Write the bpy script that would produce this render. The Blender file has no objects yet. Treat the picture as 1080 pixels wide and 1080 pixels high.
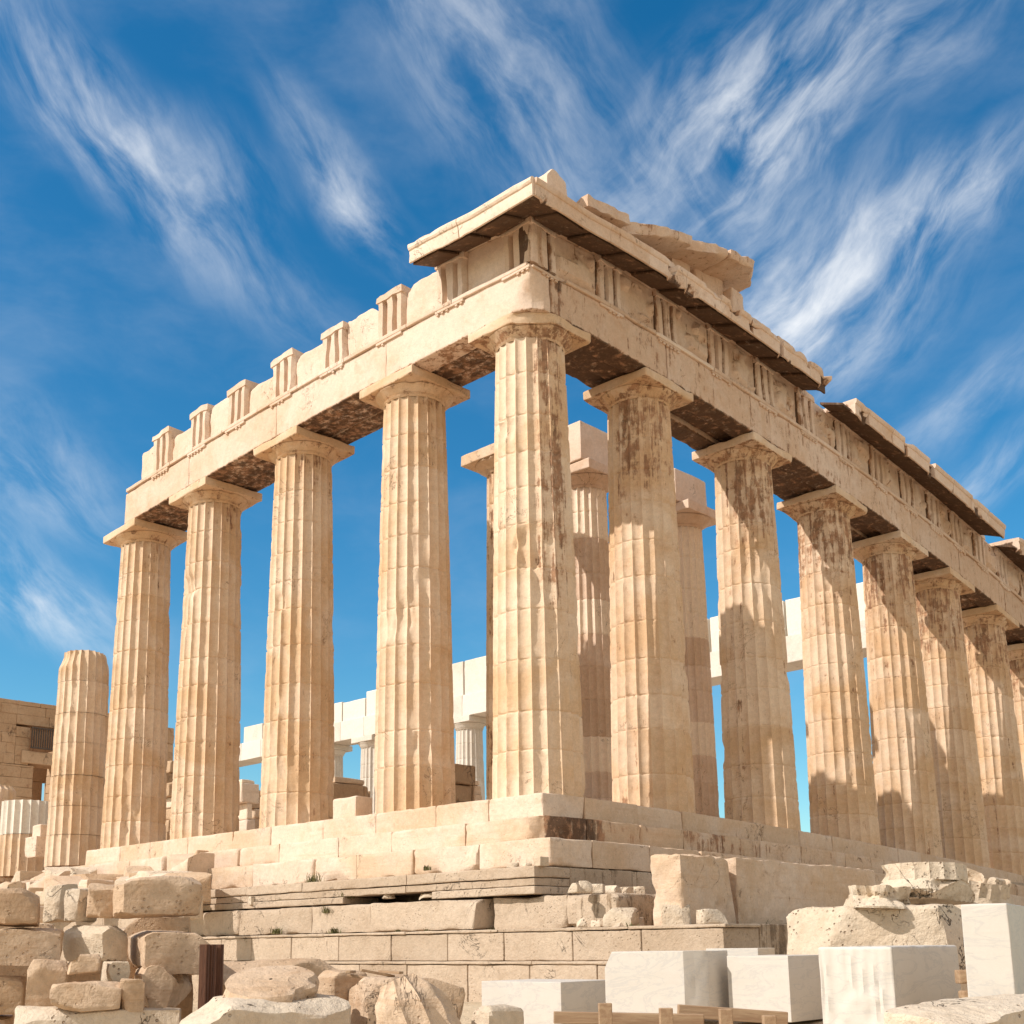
import bpy, math, random
import numpy as np
from mathutils import Matrix, Vector
S = bpy.context.scene
S.cycles.max_bounces = 6; S.cycles.diffuse_bounces = 4; S.cycles.glossy_bounces = 2
R = math.radians

# ------------------------------------------------------------------ camera
CAM = np.array([16.846, -18.838, -3.025])
YAW, PITCH, ROLL, F, PX, PY = 2.3438, 0.1909, -0.0121, 1259.55, 512.82, 754.44
fw = np.array([math.cos(PITCH)*math.cos(YAW), math.cos(PITCH)*math.sin(YAW), math.sin(PITCH)])
r_ = np.cross(fw, [0, 0, 1]); r_ /= np.linalg.norm(r_)
u_ = np.cross(r_, fw)
rt = math.cos(ROLL)*r_ + math.sin(ROLL)*u_
up = -math.sin(ROLL)*r_ + math.cos(ROLL)*u_
cd = bpy.data.cameras.new('camera'); cam = bpy.data.objects.new('camera', cd)
S.collection.objects.link(cam); S.camera = cam
cam.matrix_world = Matrix([[rt[0], up[0], -fw[0], CAM[0]], [rt[1], up[1], -fw[1], CAM[1]], [rt[2], up[2], -fw[2], CAM[2]], [0, 0, 0, 1]])
cd.sensor_width = 36; cd.lens = F/1080*36
cd.shift_x = (540-PX)/1080; cd.shift_y = (PY-540)/1080
cd.clip_start = 0.1; cd.clip_end = 20000

def ray(X, Y): return fw + rt*(X-PX)/F - up*(Y-PY)/F
def atD(X, Y, D): return CAM + D*ray(X, Y)
def onY(X, Y, y0): k = ray(X, Y); return CAM + k*(y0-CAM[1])/k[1]
def onX(X, Y, x0): k = ray(X, Y); return CAM + k*(x0-CAM[0])/k[0]

# ------------------------------------------------------------------ light
SUN = np.array([-0.45, -1.0, 0.90]); SUN /= np.linalg.norm(SUN)
SUN_EL = math.asin(SUN[2]); SUN_AZ = math.atan2(SUN[0], SUN[1])     # azimuth clockwise from +Y
S.view_settings.view_transform = 'Standard'; S.view_settings.look = 'None'
S.view_settings.exposure = 0.69; S.view_settings.gamma = 1
sl = bpy.data.lights.new('sun', 'SUN'); sl.energy = 2.85; sl.angle = R(0.5); sl.color = (1.0, 0.945, 0.875)
so = bpy.data.objects.new('sun', sl); S.collection.objects.link(so)
so.rotation_euler = Vector(SUN).to_track_quat('Z', 'Y').to_euler()
so.location = (0, -30, 30)

W = bpy.data.worlds.new('World'); S.world = W; W.use_nodes = True
wn = W.node_tree.nodes; wl = W.node_tree.links; wn.clear()
def N(nodes, typ, **kw):
    n = nodes.new(typ)
    for k, v in kw.items():
        if k == 'i':
            for a, b in v.items(): n.inputs[a].default_value = b
        else: setattr(n, k, v)
    return n
class G:
    """tiny node-graph helper"""
    def __init__(s, nt): s.n = nt.nodes; s.l = nt.links
    def node(s, t, **k): return N(s.n, t, **k)
    def put(s, inp, v):
        if hasattr(v, 'is_output') or isinstance(v, bpy.types.NodeSocket): s.l.new(v, inp)
        else: inp.default_value = v
    def math(s, op, a, b=None, clamp=False):
        n = s.node('ShaderNodeMath', operation=op, use_clamp=clamp); s.put(n.inputs[0], a)
        if b is not None: s.put(n.inputs[1], b)
        return n.outputs[0]
    def ramp(s, v, a, b, lo=0.0, hi=1.0, sm=True):
        n = s.node('ShaderNodeMapRange', interpolation_type='SMOOTHSTEP' if sm else 'LINEAR')
        s.put(n.inputs['Value'], v); n.inputs['From Min'].default_value = a; n.inputs['From Max'].default_value = b
        n.inputs['To Min'].default_value = lo; n.inputs['To Max'].default_value = hi
        return n.outputs[0]
    def noise(s, vec, sc, det=4.0, ro=0.55, dist=0.0):
        n = s.node('ShaderNodeTexNoise'); s.put(n.inputs['Vector'], vec)
        n.inputs['Scale'].default_value = sc; n.inputs['Detail'].default_value = det
        n.inputs['Roughness'].default_value = ro; n.inputs['Distortion'].default_value = dist
        return n.outputs['Fac']
    def mapping(s, vec, loc=(0, 0, 0), rot=(0, 0, 0), sc=(1, 1, 1), typ='POINT'):
        n = s.node('ShaderNodeMapping', vector_type=typ); s.put(n.inputs['Vector'], vec)
        n.inputs['Location'].default_value = loc; n.inputs['Rotation'].default_value = rot; n.inputs['Scale'].default_value = sc
        return n.outputs[0]
    def mix(s, f, a, b, mode='MIX'):
        n = s.node('ShaderNodeMix', data_type='RGBA', blend_type=mode); s.put(n.inputs[0], f)
        s.put(n.inputs[6], a if not isinstance(a, tuple) else (*a[:3], 1)); s.put(n.inputs[7], b if not isinstance(b, tuple) else (*b[:3], 1))
        return n.outputs[2]

g = G(W.node_tree)
sky = g.node('ShaderNodeTexSky', sky_type='NISHITA', sun_disc=False)
sky.sun_elevation = SUN_EL; sky.sun_rotation = SUN_AZ
sky.altitude = 150; sky.air_density = 1.0; sky.dust_density = 0.6; sky.ozone_density = 2.5
tc = g.node('ShaderNodeTexCoord'); sep = g.node('ShaderNodeSeparateXYZ'); wl.new(tc.outputs['Generated'], sep.inputs[0])
AZ0 = math.atan2(fw[1], fw[0])
# rotate so that the view azimuth is 0: a = atan2(cross, dot)
dx = g.math('ADD', g.math('MULTIPLY', sep.outputs[0], math.cos(AZ0)), g.math('MULTIPLY', sep.outputs[1], math.sin(AZ0)))
dy = g.math('SUBTRACT', g.math('MULTIPLY', sep.outputs[0], math.sin(AZ0)), g.math('MULTIPLY', sep.outputs[1], math.cos(AZ0)))
az = g.math('ARCTAN2', dy, dx); el = g.math('ARCSINE', sep.outputs[2])
comb = g.node('ShaderNodeCombineXYZ'); wl.new(az, comb.inputs[0]); wl.new(el, comb.inputs[1])
V0 = comb.outputs[0]
wn1 = g.node('ShaderNodeTexNoise'); wl.new(V0, wn1.inputs['Vector']); wn1.inputs['Scale'].default_value = 5; wn1.inputs['Detail'].default_value = 3
wv = g.node('ShaderNodeVectorMath', operation='SUBTRACT'); wl.new(wn1.outputs['Color'], wv.inputs[0]); wv.inputs[1].default_value = (.5, .5, .5)
ws = g.node('ShaderNodeVectorMath', operation='SCALE'); wl.new(wv.outputs[0], ws.inputs[0]); ws.inputs['Scale'].default_value = 0.075
wa = g.node('ShaderNodeVectorMath', operation='ADD'); wl.new(V0, wa.inputs[0]); wl.new(ws.outputs[0], wa.inputs[1])
VW = wa.outputs[0]
def azel(X, Y):
    d = ray(X, Y); d = d/np.linalg.norm(d)
    a = math.atan2(d[0]*math.sin(AZ0)-d[1]*math.cos(AZ0), d[0]*math.cos(AZ0)+d[1]*math.sin(AZ0))
    return a, math.asin(d[2])
CLOUDS = [  # two ends of each cirrus streak (as seen), half width, strength
    (-60, -90, 330, 330, 58, .62), (290, 80, 450, 300, 38, .62), (-120, 400, 130, 560, 70, .60), (-90, 560, 140, 690, 46, .95),
    (400, -20, 680, 170, 95, .50), (620, 250, 930, 20, 105, .78), (740, 390, 1000, 210, 105, 1.0), (800, 330, 930, 260, 60, .9), (900, 290, 1130, 110, 42, .75),
    (930, 470, 1120, 350, 36, .42), (960, 545, 1130, 450, 40, .42), (760, 110, 1130, -80, 80, .45), (430, -60, 620, -10, 50, .3),
    (140, 130, 300, 200, 50, .28), (560, 160, 800, 190, 60, .38), (1000, 700, 1200, 600, 40, .3), (1250, 300, 1600, 60, 120, .8),
    (-500, 200, -200, 500, 120, .8), (-300, 700, -60, 760, 60, .5)]
FIB = []
for k_, th_ in enumerate((-.95, .75, .55)):
    fm = g.mapping(VW, loc=(k_*3.7, k_, 0), rot=(0, 0, th_ if k_ else -.80), sc=(.17, .055, 1), typ='TEXTURE')
    FIB.append(g.ramp(g.noise(fm, 1.7, 9, .60, .25), .30, .80))
patch = g.ramp(g.noise(g.mapping(VW, sc=(1, 1, 1)), 5.0, 8, .60, .4), .30, .64, .40, 1.0)
fine_ = g.ramp(g.noise(VW, 26, 6, .7, .5), .25, .75, .86, 1.0)
patch = g.math('MULTIPLY', patch, fine_)
tot = None
for i, (xa, ya, xb, yb, hw, st) in enumerate(CLOUDS):
    a0, e0 = azel(xa, ya); a1, e1 = azel(xb, yb)
    c = ((a0+a1)/2, (e0+e1)/2, 0); L = math.hypot(a1-a0, e1-e0)/2*1.15; th = math.atan2(e1-e0, a1-a0); wd = hw/F*0.95
    m = g.mapping(VW, loc=c, rot=(0, 0, th), sc=(L, wd, 1), typ='TEXTURE')
    ln = g.node('ShaderNodeVectorMath', operation='LENGTH'); wl.new(m, ln.inputs[0])
    env = g.ramp(ln.outputs['Value'], 1.35, 0.0)
    fib = FIB[0] if yb > ya else FIB[1+i % 2]
    d_ = g.math('MULTIPLY', g.math('MULTIPLY', g.math('MULTIPLY', env, fib), patch), min(1, st*1.12))
    inv = g.math('SUBTRACT', 1.0, d_)
    tot = inv if tot is None else g.math('MULTIPLY', tot, inv)
veil = g.math('MULTIPLY', g.ramp(g.noise(g.mapping(VW, sc=(1, 2.2, 1)), 2.4, 7, .6), .44, .8), .17)
tot = g.math('MULTIPLY', tot, g.math('SUBTRACT', 1.0, veil))
# bright warm cloud added outside the view to fill the shaded faces
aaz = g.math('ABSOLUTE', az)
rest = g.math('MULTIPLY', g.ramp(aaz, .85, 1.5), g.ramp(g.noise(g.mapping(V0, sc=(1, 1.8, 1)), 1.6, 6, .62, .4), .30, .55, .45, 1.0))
cov = g.math('SUBTRACT', 1.0, tot, clamp=True)
cov = g.math('MULTIPLY', cov, g.ramp(el, -0.02, 0.10))
hs = g.node('ShaderNodeHueSaturation'); hs.inputs['Saturation'].default_value = 1.40; wl.new(sky.outputs[0], hs.inputs['Color'])
skc = g.mix(1.0, hs.outputs[0], (0.82, 0.96, 0.84), 'MULTIPLY')
bgc = g.mix(cov, skc, (5.8, 5.9, 6.0))
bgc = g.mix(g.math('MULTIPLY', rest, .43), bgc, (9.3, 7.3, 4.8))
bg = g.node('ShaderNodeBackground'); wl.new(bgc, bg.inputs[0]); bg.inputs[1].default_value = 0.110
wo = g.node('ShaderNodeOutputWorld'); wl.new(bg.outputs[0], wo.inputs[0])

# ------------------------------------------------------------------ numeric noise
def _h(ix, iy, iz, seed):
    h = (ix.astype(np.int64)*374761393 + iy.astype(np.int64)*668265263 + iz.astype(np.int64)*2147483647 + seed*1274126177) & 0xffffffff
    h = ((h ^ (h >> 13))*1274126177) & 0xffffffff
    h = ((h ^ (h >> 16))*2246822519) & 0xffffffff
    return ((h ^ (h >> 15)) & 0xffffff)/16777215.0
def vn(P, seed=0):
    P = np.asarray(P, float); i = np.floor(P).astype(np.int64); f = P-i; f = f*f*(3-2*f)
    x, y, z = i[..., 0], i[..., 1], i[..., 2]; fx, fy, fz = f[..., 0], f[..., 1], f[..., 2]
    o = 0
    for a in (0, 1):
        for b in (0, 1):
            for c in (0, 1):
                o = o + _h(x+a, y+b, z+c, seed)*(fx if a else 1-fx)*(fy if b else 1-fy)*(fz if c else 1-fz)
    return o
def fbm(P, seed=0, oct=3):
    o = 0; a = .5; s = 0
    for k in range(oct): o = o+a*vn(P*2**k+k*17.3, seed+k); s += a; a *= .5
    return o/s
def sst(x, a, b): t = np.clip((x-a)/(b-a), 0, 1); return t*t*(3-2*t)

# ------------------------------------------------------------------ mesh helpers
WB = (0.0289, -0.0065, 0.0215, -0.1895, -0.0957, -0.1076, -0.0535, -0.2999)
def warp(V):
    """the temple's own curvature (its long lines bow and the near corner has settled)"""
    V = np.array(V, float); x, y, z = V[:, 0], V[:, 1], V[:, 2]
    left = -x > y
    s = np.where(left, np.maximum(-x/10, 0), 0); w = np.where(~left, np.maximum(y/10, 0), 0)
    s = np.minimum(s, 2.6); w = np.minimum(w, 3.2)
    wt = np.clip(z/10, 0, 1)
    d = (1-wt)*(WB[0]*s+WB[1]*s*s+WB[4]*w+WB[5]*w*w)+wt*(WB[2]*s+WB[3]*s*s+WB[6]*w+WB[7]*w*w)
    d = d-0.27*np.exp(-(s+w)*10/2.6)*np.clip((z-10.8)/2.3, 0, 1.1)
    V[:, 2] = z+d
    return V
def boxm(sx, sy, sz, res=.18, bev=.012, chip=.03, rough=.006, seed=0, cuts=(), freq=2.5, topchip=0):
    h = np.array([sx, sy, sz])/2
    e = min(bev+chip+topchip, min(h)*.9)
    def ax(hh):
        inner = hh-e
        n = max(1, int(round(2*inner/res)))
        mid = np.linspace(-inner, inner, n+1)
        lead = [-hh, -hh+e*.35, -hh+e*.7]
        return np.concatenate([lead, mid, [-q for q in lead[::-1]]])
    A = [ax(k) for k in h]; Vs = []; Qs = []; off = 0
    for d in range(3):
        a, b = [(1, 2), (2, 0), (0, 1)][d]
        ga, gb = np.meshgrid(A[a], A[b], indexing='ij'); na, nb = ga.shape
        idx = np.arange(na*nb).reshape(na, nb)
        q = np.stack([idx[:-1, :-1], idx[1:, :-1], idx[1:, 1:], idx[:-1, 1:]], -1).reshape(-1, 4)
        for sgn in (1, -1):
            v = np.zeros((na*nb, 3)); v[:, a] = ga.ravel(); v[:, b] = gb.ravel(); v[:, d] = sgn*h[d]
            Vs.append(v); Qs.append((q if sgn > 0 else q[:, ::-1])+off); off += na*nb
    V = np.concatenate(Vs); Q = np.concatenate(Qs)
    key = np.round(V*20000).astype(np.int64)
    _, fi, inv = np.unique(key, axis=0, return_index=True, return_inverse=True)
    V = V[fi]; Q = inv.reshape(-1)[Q]
    sd = np.array([seed*3.71, seed*1.37, seed*7.9])
    n = fbm(V*freq+sd, seed, 3)
    rad = bev+chip*np.clip((n-.42)*3.2, 0, 1)**1.4
    if topchip: rad = rad+topchip*sst(V[:, 2]/h[2], .2, 1)*(.4+.6*n)
    rad = np.minimum(rad, e)[:, None]
    q = np.clip(V, -(h-rad), h-rad); df = V-q; L = np.linalg.norm(df, axis=1, keepdims=True); L[L == 0] = 1
    dr = df/L
    P = q+dr*rad
    if rough: P = P+dr*((fbm(P*5+sd, seed+5, 3)-.5)*2*rough)[:, None]
    for (nx, ny, nz, dist, *am) in cuts:
        nn = np.array([nx, ny, nz], float); nn /= np.linalg.norm(nn)
        am = am[0] if am else .05
        ex = P@nn-dist-(fbm(P*4+sd+9, seed+9, 3)-.5)*2*am
        P = P-np.maximum(ex, 0)[:, None]*nn
    P[:, 2] += h[2]
    return P, Q
def rotz(V, a):
    c, s = math.cos(a), math.sin(a); return np.stack([V[:, 0]*c-V[:, 1]*s, V[:, 0]*s+V[:, 1]*c, V[:, 2]], 1)
def rotax(V, ax, a):
    M = np.array(Matrix.Rotation(a, 3, ax)); return V@M.T
class Acc:
    def __init__(s): s.v = []; s.q = []; s.t = []; s.s = []; s.o = 0
    def add(s, V, Q, tint=0.0, stain=0.0):
        n = len(V); s.v.append(np.asarray(V, float)); s.q.append(np.asarray(Q)+s.o)
        s.t.append(np.broadcast_to(np.asarray(tint, float), (n,)).copy()); s.s.append(np.broadcast_to(np.asarray(stain, float), (n,)).copy()); s.o += n
        return s
def link(ob, parent=None):
    S.collection.objects.link(ob)
    if parent is not None: ob.parent = parent; ob.matrix_parent_inverse = Matrix.Translation(-parent.matrix_world.translation) if False else Matrix.Identity(4)
    return ob
WORLD = {}
def mk(name, acc, mat, parent=None, warped=False, sharp=32, loc=None):
    """ONE mesh object; its origin at the middle of its base (or loc); vertices given in world space"""
    V = np.concatenate(acc.v); Q = np.concatenate(acc.q)
    if warped: V = warp(V)
    if loc is None: loc = np.array([(V[:, 0].min()+V[:, 0].max())/2, (V[:, 1].min()+V[:, 1].max())/2, V[:, 2].min()])
    loc = np.array(loc, float)
    m = bpy.data.meshes.new(name)
    m.vertices.add(len(V)); m.vertices.foreach_set('co', (V-loc).astype(np.float32).ravel())
    m.loops.add(Q.size); m.loops.foreach_set('vertex_index', Q.astype(np.int32).ravel())
    m.polygons.add(len(Q)); m.polygons.foreach_set('loop_start', np.arange(0, Q.size, 4, dtype=np.int32))
    m.polygons.foreach_set('use_smooth', np.ones(len(Q), bool))
    m.update(calc_edges=True); m.validate()
    if len(m.vertices) == len(V):
        for nm, arr in (('tint', acc.t), ('stain', acc.s)):
            at = m.attributes.new(nm, 'FLOAT', 'POINT'); at.data.foreach_set('value', np.concatenate(arr).astype(np.float32))
    if sharp: m.set_sharp_from_angle(angle=R(sharp))
    m.materials.append(mat)
    o = bpy.data.objects.new(name, m); S.collection.objects.link(o)
    pl = np.zeros(3)
    if parent is not None: o.parent = parent; pl = WORLD[parent.name]
    o.location = tuple(loc-pl); WORLD[o.name] = loc
    return o
def empty(name, loc):
    o = bpy.data.objects.new(name, None); S.collection.objects.link(o); o.location = tuple(loc); o.empty_display_size = .3
    WORLD[o.name] = np.array(loc, float); return o
def tag(o, label=None, cat=None, group=None, kind=None):
    if label: o['label'] = label
    if cat:
        o['category'] = cat
        if not kind: o['kind'] = 'thing'
    if group: o['group'] = group
    if kind: o['kind'] = kind
    return o

# ------------------------------------------------------------------ materials
def stone(name, c1, c2, c3, dark=(.125, .066, .036), bump=.5, grain=30, pit=0.0, vein=0.0, patch=.6, bed=0.0, crack=.35, rough=.8, mott=1.0, tintc=(.74, .60, .46)):
    m = bpy.data.materials.new(name); m.use_nodes = True; m.node_tree.nodes.clear(); g = G(m.node_tree)
    pos = g.node('ShaderNodeNewGeometry').outputs['Position']
    ta = g.node('ShaderNodeAttribute', attribute_name='tint').outputs['Fac']; sa = g.node('ShaderNodeAttribute', attribute_name='stain').outputs['Fac']  # the stain value also carries the painted shade of the column flutes
    big = g.noise(pos, .55, 5, .6, .6); mid = g.noise(pos, 2.6, 6, .62, .4); fine = g.noise(pos, grain, 4, .7)
    shift = g.math('ADD', big, g.math('MULTIPLY', ta, .22))
    col = g.mix(g.ramp(shift, .34, .66), c2, c1)
    col = g.mix(g.math('MULTIPLY', g.ramp(mid, .52, .72), patch), col, c3)
    # tone of each block
    col = g.mix(g.ramp(ta, .55, 1.0), col, tintc)
    br = g.math('ADD', 1.0, g.math('MULTIPLY', ta, .10))
    br = g.math('MULTIPLY', br, g.ramp(fine, .2, .8, 1-.14*mott, 1+.12*mott, False))
    br = g.math('MULTIPLY', br, g.ramp(g.noise(pos, 9, 4, .65), .25, .75, 1-.10*mott, 1+.08*mott, False))
    cb = g.node('ShaderNodeCombineColor')
    for k in range(3): g.l.new(br, cb.inputs[k])
    col = g.mix(1.0, col, cb.outputs[0], 'MULTIPLY')
    hgt = g.math('ADD', g.math('MULTIPLY', mid, .5), g.math('MULTIPLY', fine, .16))
    hgt = g.math('ADD', hgt, g.math('MULTIPLY', g.noise(pos, 11, 5, .7), .4))
    if bed:
        b = g.noise(g.mapping(pos, rot=(0.06, .03, 0), sc=(.5, .5, 9)), 1.0, 5, .6, .5)
        col = g.mix(g.math('MULTIPLY', g.ramp(b, .55, .68), bed), col, c3); hgt = g.math('ADD', hgt, g.math('MULTIPLY', b, .25))
    if vein:
        vn_ = g.noise(g.mapping(pos, rot=(.3, .5, .2), sc=(.7, .7, 2.6)), 1.7, 8, .62, 1.4)
        ln = g.math('ABSOLUTE', g.math('SUBTRACT', vn_, .5))
        col = g.mix(g.math('MULTIPLY', g.ramp(ln, .035, .0), vein), col, (.44, .42, .40))
    if crack:
        ck = g.noise(g.mapping(pos, sc=(1, 1, .8)), 1.15, 9, .60, 1.0)
        ck = g.math('ABSOLUTE', g.math('SUBTRACT', ck, .5)); line = g.ramp(ck, .006, .0)
        msk = g.ramp(g.noise(pos, .8, 2), .55, .64)
        line = g.math('MULTIPLY', line, msk)
        col = g.mix(g.math('MULTIPLY', line, crack*1.6, True), col, dark); hgt = g.math('SUBTRACT', hgt, g.math('MULTIPLY', line, .5))
    # brown run-off and crust: vertical streaks broken into islands
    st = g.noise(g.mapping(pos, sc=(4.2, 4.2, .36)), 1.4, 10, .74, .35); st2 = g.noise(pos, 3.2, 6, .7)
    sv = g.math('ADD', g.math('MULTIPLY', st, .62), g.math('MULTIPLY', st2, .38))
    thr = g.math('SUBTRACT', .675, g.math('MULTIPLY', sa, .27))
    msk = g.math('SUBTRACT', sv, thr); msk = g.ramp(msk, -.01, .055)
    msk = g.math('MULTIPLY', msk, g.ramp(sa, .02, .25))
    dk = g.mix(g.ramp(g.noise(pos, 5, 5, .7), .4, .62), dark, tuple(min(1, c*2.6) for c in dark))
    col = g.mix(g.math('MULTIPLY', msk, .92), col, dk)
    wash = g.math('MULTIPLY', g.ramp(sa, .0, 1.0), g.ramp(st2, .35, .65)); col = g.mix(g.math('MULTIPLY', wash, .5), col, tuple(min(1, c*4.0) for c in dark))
    cr = g.noise(g.mapping(pos, sc=(1.6, 1.6, 1.0)), 2.6, 10, .72, .1)
    cr = g.math('ADD', cr, g.ramp(sa, .80, 1.0, 0, .13, False)); cr = g.math('MULTIPLY', g.ramp(sa, .72, .84), g.ramp(cr, .43, .60)); col = g.mix(g.math('MULTIPLY', cr, .85), col, (.062, .034, .019))
    if pit:
        vo = g.node('ShaderNodeTexVoronoi', feature='F1'); g.l.new(pos, vo.inputs['Vector']); vo.inputs['Scale'].default_value = 16
        p = g.ramp(vo.outputs['Distance'], .28, .10); pm = g.ramp(g.noise(pos, 2.2, 3), .46, .60)
        p = g.math('MULTIPLY', p, pm); hgt = g.math('SUBTRACT', hgt, g.math('MULTIPLY', p, .45*pit)); col = g.mix(g.math('MULTIPLY', p, .55*pit), col, tuple(c*3 for c in dark))
    bs = g.node('ShaderNodeBsdfPrincipled'); g.l.new(col, bs.inputs['Base Color']); bs.inputs['Roughness'].default_value = rough
    bs.inputs['Specular IOR Level'].default_value = .25
    bn = g.node('ShaderNodeBump'); bn.inputs['Strength'].default_value = bump; bn.inputs['Distance'].default_value = .06
    g.l.new(hgt, bn.inputs['Height']); g.l.new(bn.outputs[0], bs.inputs['Normal'])
    o = g.node('ShaderNodeOutputMaterial'); g.l.new(bs.outputs[0], o.inputs[0])
    return m
M_OLD = stone('old_marble', (.715, .55, .40), (.63, .42, .245), (.49, .28, .14), bump=.42, bed=.12, patch=.24, crack=.5)
M_ENT = stone('entablature_marble', (.70, .545, .43), (.63, .445, .31), (.50, .29, .155), bump=.45, patch=.30, crack=.55, pit=.25)
M_STEP = stone('step_marble', (.66, .52, .405), (.60, .43, .29), (.47, .29, .155), bump=.55, bed=.22, patch=.35, pit=.5, crack=.6)
M_POROS = stone('foundation_stone', (.52, .405, .30), (.46, .345, .245), (.35, .25, .165), dark=(.10, .07, .045), bump=.75, grain=22, pit=.8, patch=.4, crack=.4)
M_ROCK = stone('rough_stone', (.60, .445, .315), (.51, .35, .22), (.40, .235, .125), bump=.9, grain=18, pit=.6, bed=.35, patch=.5, crack=.5)
M_PALE = stone('pale_rough_stone', (.64, .525, .40), (.57, .445, .32), (.46, .33, .21), bump=1.1, grain=14, pit=.9, patch=.35, crack=.5)
M_NEW = stone('new_marble', (.61, .555, .49), (.585, .53, .46), (.55, .485, .41), bump=.10, grain=40, patch=.3, vein=.42, bed=.22, crack=0, rough=.6, pit=0.0, mott=.22, tintc=(.60, .54, .47))
M_WHITE = stone('restored_marble', (.67, .60, .52), (.61, .53, .44), (.54, .43, .32), bump=.25, patch=.25, crack=.2, tintc=(.69, .63, .54))
M_WALL = stone('cella_stone', (.50, .34, .21), (.42, .27, .155), (.33, .19, .10), bump=.9, grain=10, patch=.6, crack=.5, pit=.4)
def simple(name, c1, c2, sc=(1, 1, 1), scale=4, rough=.8, bump=.3, metal=0):
    m = bpy.data.materials.new(name); m.use_nodes = True; m.node_tree.nodes.clear(); g = G(m.node_tree)
    tcn = g.node('ShaderNodeTexCoord').outputs['Object']; v = g.mapping(tcn, sc=sc)
    n = g.noise(v, scale, 8, .65, .6); f = g.noise(v, scale*7, 4, .7)
    col = g.mix(g.ramp(g.math('ADD', g.math('MULTIPLY', n, .7), g.math('MULTIPLY', f, .3)), .35, .65), c1, c2)
    bs = g.node('ShaderNodeBsdfPrincipled'); g.l.new(col, bs.inputs['Base Color']); bs.inputs['Roughness'].default_value = rough; bs.inputs['Metallic'].default_value = metal
    bn = g.node('ShaderNodeBump'); bn.inputs['Strength'].default_value = bump; bn.inputs['Distance'].default_value = .03; g.l.new(g.math('ADD', n, g.math('MULTIPLY', f, .5)), bn.inputs['Height']); g.l.new(bn.outputs[0], bs.inputs['Normal'])
    o = g.node('ShaderNodeOutputMaterial'); g.l.new(bs.outputs[0], o.inputs[0]); return m
M_WOOD = simple('weathered_timber', (.30, .18, .10), (.44, .30, .18), (1, 14, 14), 1.5)
M_RUST = simple('rusted_iron', (.07, .028, .015), (.17, .07, .035), (6, 6, .6), 3, .85, .5)
M_IRON = simple('dark_iron', (.05, .035, .025), (.10, .07, .05), (1, 1, 1), 5, .7)
M_GRASS = simple('dry_grass', (.07, .08, .022), (.20, .16, .06), (1, 1, 1), 6, .9, 0)

rng = random.Random(7)
# ------------------------------------------------------------------ ground
def gz(x, y):
    d = np.hypot(x-CAM[0], y-CAM[1])
    z = -4.15+0*x
    z = z+.35*sst(y, -9.5, -5.0)*sst(-d, -26, -15)                       # rises a little to the podium
    z = z-.45*(1-sst(d, 3, 9))
    return z
def ground():
    a = Acc()
    g1 = np.concatenate([-np.geomspace(3000, 40, 22), np.linspace(-38, 38, 153), np.geomspace(40, 3000, 22)])
    X, Y = np.meshgrid(g1, g1-6, indexing='ij'); n, m = X.shape
    Z = gz(X, Y)+(fbm(np.stack([X*.7, Y*.7, X*0], -1), 3, 4)-.5)*.22*(np.hypot(X, Y) < 60)
    far = np.hypot(X, Y); Z = Z-np.maximum(far-120, 0)*.02
    idx = np.arange(n*m).reshape(n, m); q = np.stack([idx[:-1, :-1], idx[1:, :-1], idx[1:, 1:], idx[:-1, 1:]], -1).reshape(-1, 4)
    a.add(np.stack([X.ravel(), Y.ravel(), Z.ravel()], 1), q)
    mt = stone('ground_rubble', (.60, .47, .32), (.52, .39, .25), (.40, .29, .18), bump=1.0, grain=12, pit=.5, patch=.6, crack=.2)
    o = mk('ground', a, mt, sharp=None, loc=(0, 0, -4.2)); tag(o, kind='structure')
ground()

# ------------------------------------------------------------------ temple
temple = empty('temple_ruin', (0, 0, -3.8))
tag(temple, 'ruined honey marble temple corner, fluted columns, triglyph frieze and broken cornice on steps', 'temple')
COLL = [0, -3.913, -8.481, -12.861, -16.871]
COLR = [0, 4.067, 8.847, 13.306, 17.434, 21.039, 24.918, 28.9]
ZN, ZB, ZT, R0, R1, A = 10.27, 10.517, 10.762, .977, .78, 1.0

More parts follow.
